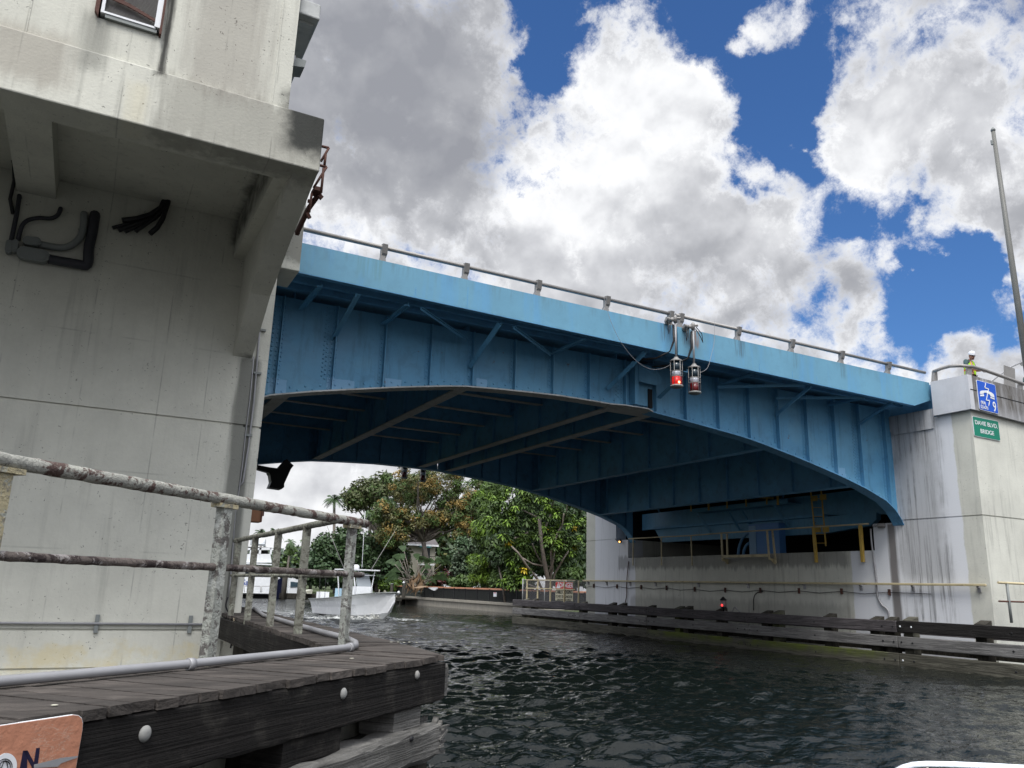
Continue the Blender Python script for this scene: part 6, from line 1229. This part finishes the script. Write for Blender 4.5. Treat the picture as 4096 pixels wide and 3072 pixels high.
def worker(loc, yaw, label, vest, hat=True, head_turn=-.5):
    o = thing('person', loc, label, 'person', rot=(0, 0, yaw))
    # local frame: faces -Y, z up
    J = [(0, 0, .98), (0, 0, 1.15), (0, 0, 1.38), (-.02, -.03, 1.47), (-.08, -.1, 1.52),
         (.1, 0, .93), (.12, -.01, .5), (.13, .02, .08), (.14, -.12, .04), (-.1, 0, .93), (-.12, -.02, .5), (-.14, .02, .08), (-.16, -.12, .04),
         (.2, 0, 1.43), (.3, -.06, 1.18), (.24, -.3, 1.14), (-.2, 0, 1.43), (-.3, -.04, 1.17), (-.05, -.28, 1.10), (.1, -.34, 1.11)]
    E_ = [(0, 1), (1, 2), (2, 3), (3, 4), (0, 5), (5, 6), (6, 7), (7, 8), (0, 9), (9, 10), (10, 11), (11, 12), (2, 13), (13, 14), (14, 15), (2, 16), (16, 17), (17, 18), (18, 19)]
    Rr = [(.15, .11), (.15, .11), (.17, .11), .06, .06, .09, .065, .05, .04, .09, .065, .05, .04, .065, .048, .034, .065, .048, .036, .03]
    skinned('body', J, E_, Rr, skinm, o)
    # shirt: torso shell with sleeves, trousers
    skinned('shirt', [(0, 0, 1.0), (0, 0, 1.2), (0, 0, 1.4), (0, -.005, 1.47), (.21, 0, 1.43), (.27, -.03, 1.27), (-.21, 0, 1.43), (-.28, -.02, 1.24)], [(0, 1), (1, 2), (2, 3), (2, 4), (4, 5), (2, 6), (6, 7)], [(.165, .125), (.165, .125), (.18, .12), .075, .085, .07, .085, .07], shirtm, o)
    skinned('trousers', [(0, 0, 1.0), (.1, 0, .9), (.12, 0, .5), (.13, .02, .12), (-.1, 0, .9), (-.12, 0, .5), (-.13, .02, .12)], [(0, 1), (1, 2), (2, 3), (0, 4), (4, 5), (5, 6)], [(.16, .12), .105, .08, .07, .105, .08, .07], trous, o)
    m = MB(); sec = [(.98, .215, .165), (1.1, .215, .165), (1.25, .22, .165), (1.38, .215, .15), (1.45, .17, .12)]; n = 20; vs = []
    for z, a, b in sec:
        for k in range(n): th = 2*math.pi*k/n; vs.append((a*math.cos(th), b*math.sin(th), z))
    m.add(vs, [(i*n+k, i*n+(k+1) % n, (i+1)*n+(k+1) % n, (i+1)*n+k) for i in range(len(sec)-1) for k in range(n)], True)
    M2 = Matrix.Translation(loc) @ Matrix.Rotation(yaw, 4, 'Z'); wv2 = MB(); wv2.add([M2 @ V(q) for q in m.v], m.f, True); wv2.build('vest', vest, o)
    # head
    hc = V((-.1, -.15, 1.60)); Rt = Matrix.Rotation(head_turn, 3, 'Z') @ Matrix.Rotation(.35, 3, 'X')
    W = lambda p: M2 @ (hc+Rt @ V(p))
    m = MB(); rows = [(-.125, .03, .035, -.05), (-.11, .045, .055, -.035), (-.07, .062, .08, -.012), (-.03, .07, .09, 0), (.02, .075, .096, .004), (.07, .072, .09, .008), (.11, .05, .062, .008), (.13, .012, .015, .005)]; n = 16; vs = []
    for z, a, b, yo in rows:
        for k in range(n): th = 2*math.pi*k/n; vs.append(W((a*math.cos(th), b*math.sin(th)+yo, z)))
    m.add(vs, [(i*n+k, i*n+(k+1) % n, (i+1)*n+(k+1) % n, (i+1)*n+k) for i in range(len(rows)-1) for k in range(n)], True)
    m.prism([W((-.012, -.09, .02)), W((.012, -.09, .02)), W((.018, -.088, -.035)), W((-.018, -.088, -.035))], W((0, -.118, -.02))-W((0, -.09, 0)))
    for s in (-1, 1): m.ball(W((s*.077, .005, -.005)), .022, 8, (.4, .8, 1.3))
    m.build('head', skinm, o)
    m = MB(); m.prism([W((-.03, -.088, -.062)), W((.03, -.088, -.062)), W((.022, -.086, -.078)), W((-.022, -.086, -.078))], W((0, -.01, 0))-W((0, 0, 0))); m.build('mouth', plain('lips', (.2, .07, .06), .6), o)
    m = MB()
    for s in (-1, 1): m.prism([W((s*.008, -.1, .032)), W((s*.062, -.085, .034)), W((s*.058, -.085, -.0)), (W((s*.014, -.1, .0)))], W((0, -.012, 0))-W((0, 0, 0)))
    for s in (-1, 1): m.bar(W((s*.066, -.08, .028)), W((s*.08, .0, .02)), .006, .01)
    m.bar(W((-.01, -.105, .028)), W((.01, -.105, .028)), .006, .008); m.build('sunglasses', M['black'], o)
    m = MB(); m.prism([W((-.045, -.082, -.08)), W((.045, -.082, -.08)), W((.035, -.075, -.118)), W((-.035, -.075, -.118))], W((0, -.008, 0))-W((0, 0, 0))); m.build('beard', plain('short_beard', (.1, .06, .045), .9), o)
    m = MB(); n = 20; rows = [(.035, .1, .125), (.075, .1, .125), (.12, .088, .11), (.155, .06, .075), (.17, .015, .02)]; vs = []
    for z, a, b in rows:
        for k in range(n): th = 2*math.pi*k/n; vs.append(W((a*math.cos(th), b*math.sin(th)+.005, z)))
    m.add(vs, [(i*n+k, i*n+(k+1) % n, (i+1)*n+(k+1) % n, (i+1)*n+k) for i in range(len(rows)-1) for k in range(n)], True)
    m.prism([W((-.105, -.03, .032)), W((-.085, -.13, .03)), W((-.04, -.17, .026)), W((.04, -.17, .026)), W((.085, -.13, .03)), W((.105, -.03, .032))], W((0, 0, .012))-W((0, 0, 0)))
    m.bar(W((0, -.1, .12)), W((0, .1, .13)), .03, .02); m.build('hard_hat', plain('white_hard_hat', (.62, .63, .66), .35), o)
    # hands with five fingers
    for (wx, wy, wz, dx, dy) in ((.24, -.3, 1.14, .1, -.9), (.1, -.34, 1.11, .95, -.1)):
        d = V((dx, dy, -.1)).normalized(); s = d.cross(V((0, 0, 1))).normalized(); b = V((wx, wy, wz)); m = MB(); p = lambda q: M2 @ q
        m.prism([p(b+d*.02+s*.032), p(b+d*.09+s*.04), p(b+d*.095-s*.04), p(b+d*.02-s*.03)], V((0, 0, -.028)))
        for k, ln in enumerate((.062, .075, .07, .055)):
            r0 = b+d*.09+s*(.032-.021*k)+V((0, 0, -.012)); m.tube([p(r0), p(r0+d*ln*.55+V((0, 0, -.008))), p(r0+d*ln*.85+V((0, 0, -.035)))], [.0095, .009, .0075], 6)
        r0 = b+d*.04+s*.036; m.tube([p(r0), p(r0+d*.025+s*.025+V((0, 0, -.01))), p(r0+d*.055+s*.03+V((0, 0, -.02)))], [.012, .011, .009], 6); m.build('hand', skinm, o)
    return o
lime = vestm('lime_safety_vest', (.42, .75, .03), (.75, .14, .02)); orng = vestm('orange_safety_vest', (.7, .16, .02), (.5, .7, .05))
a = AY(2098, 770, 15.75)
worker((a.x-.16, 15.75, a.z-1.66), R(8), 'person in a white hard hat, sunglasses and lime safety vest, leaning over the bridge parapet', lime, head_turn=-.35)
worker((AY(2222, 800, 15.9).x, 15.9, 8.22), R(-10), 'person in an orange safety vest cut off by the right edge of the photo', orng)
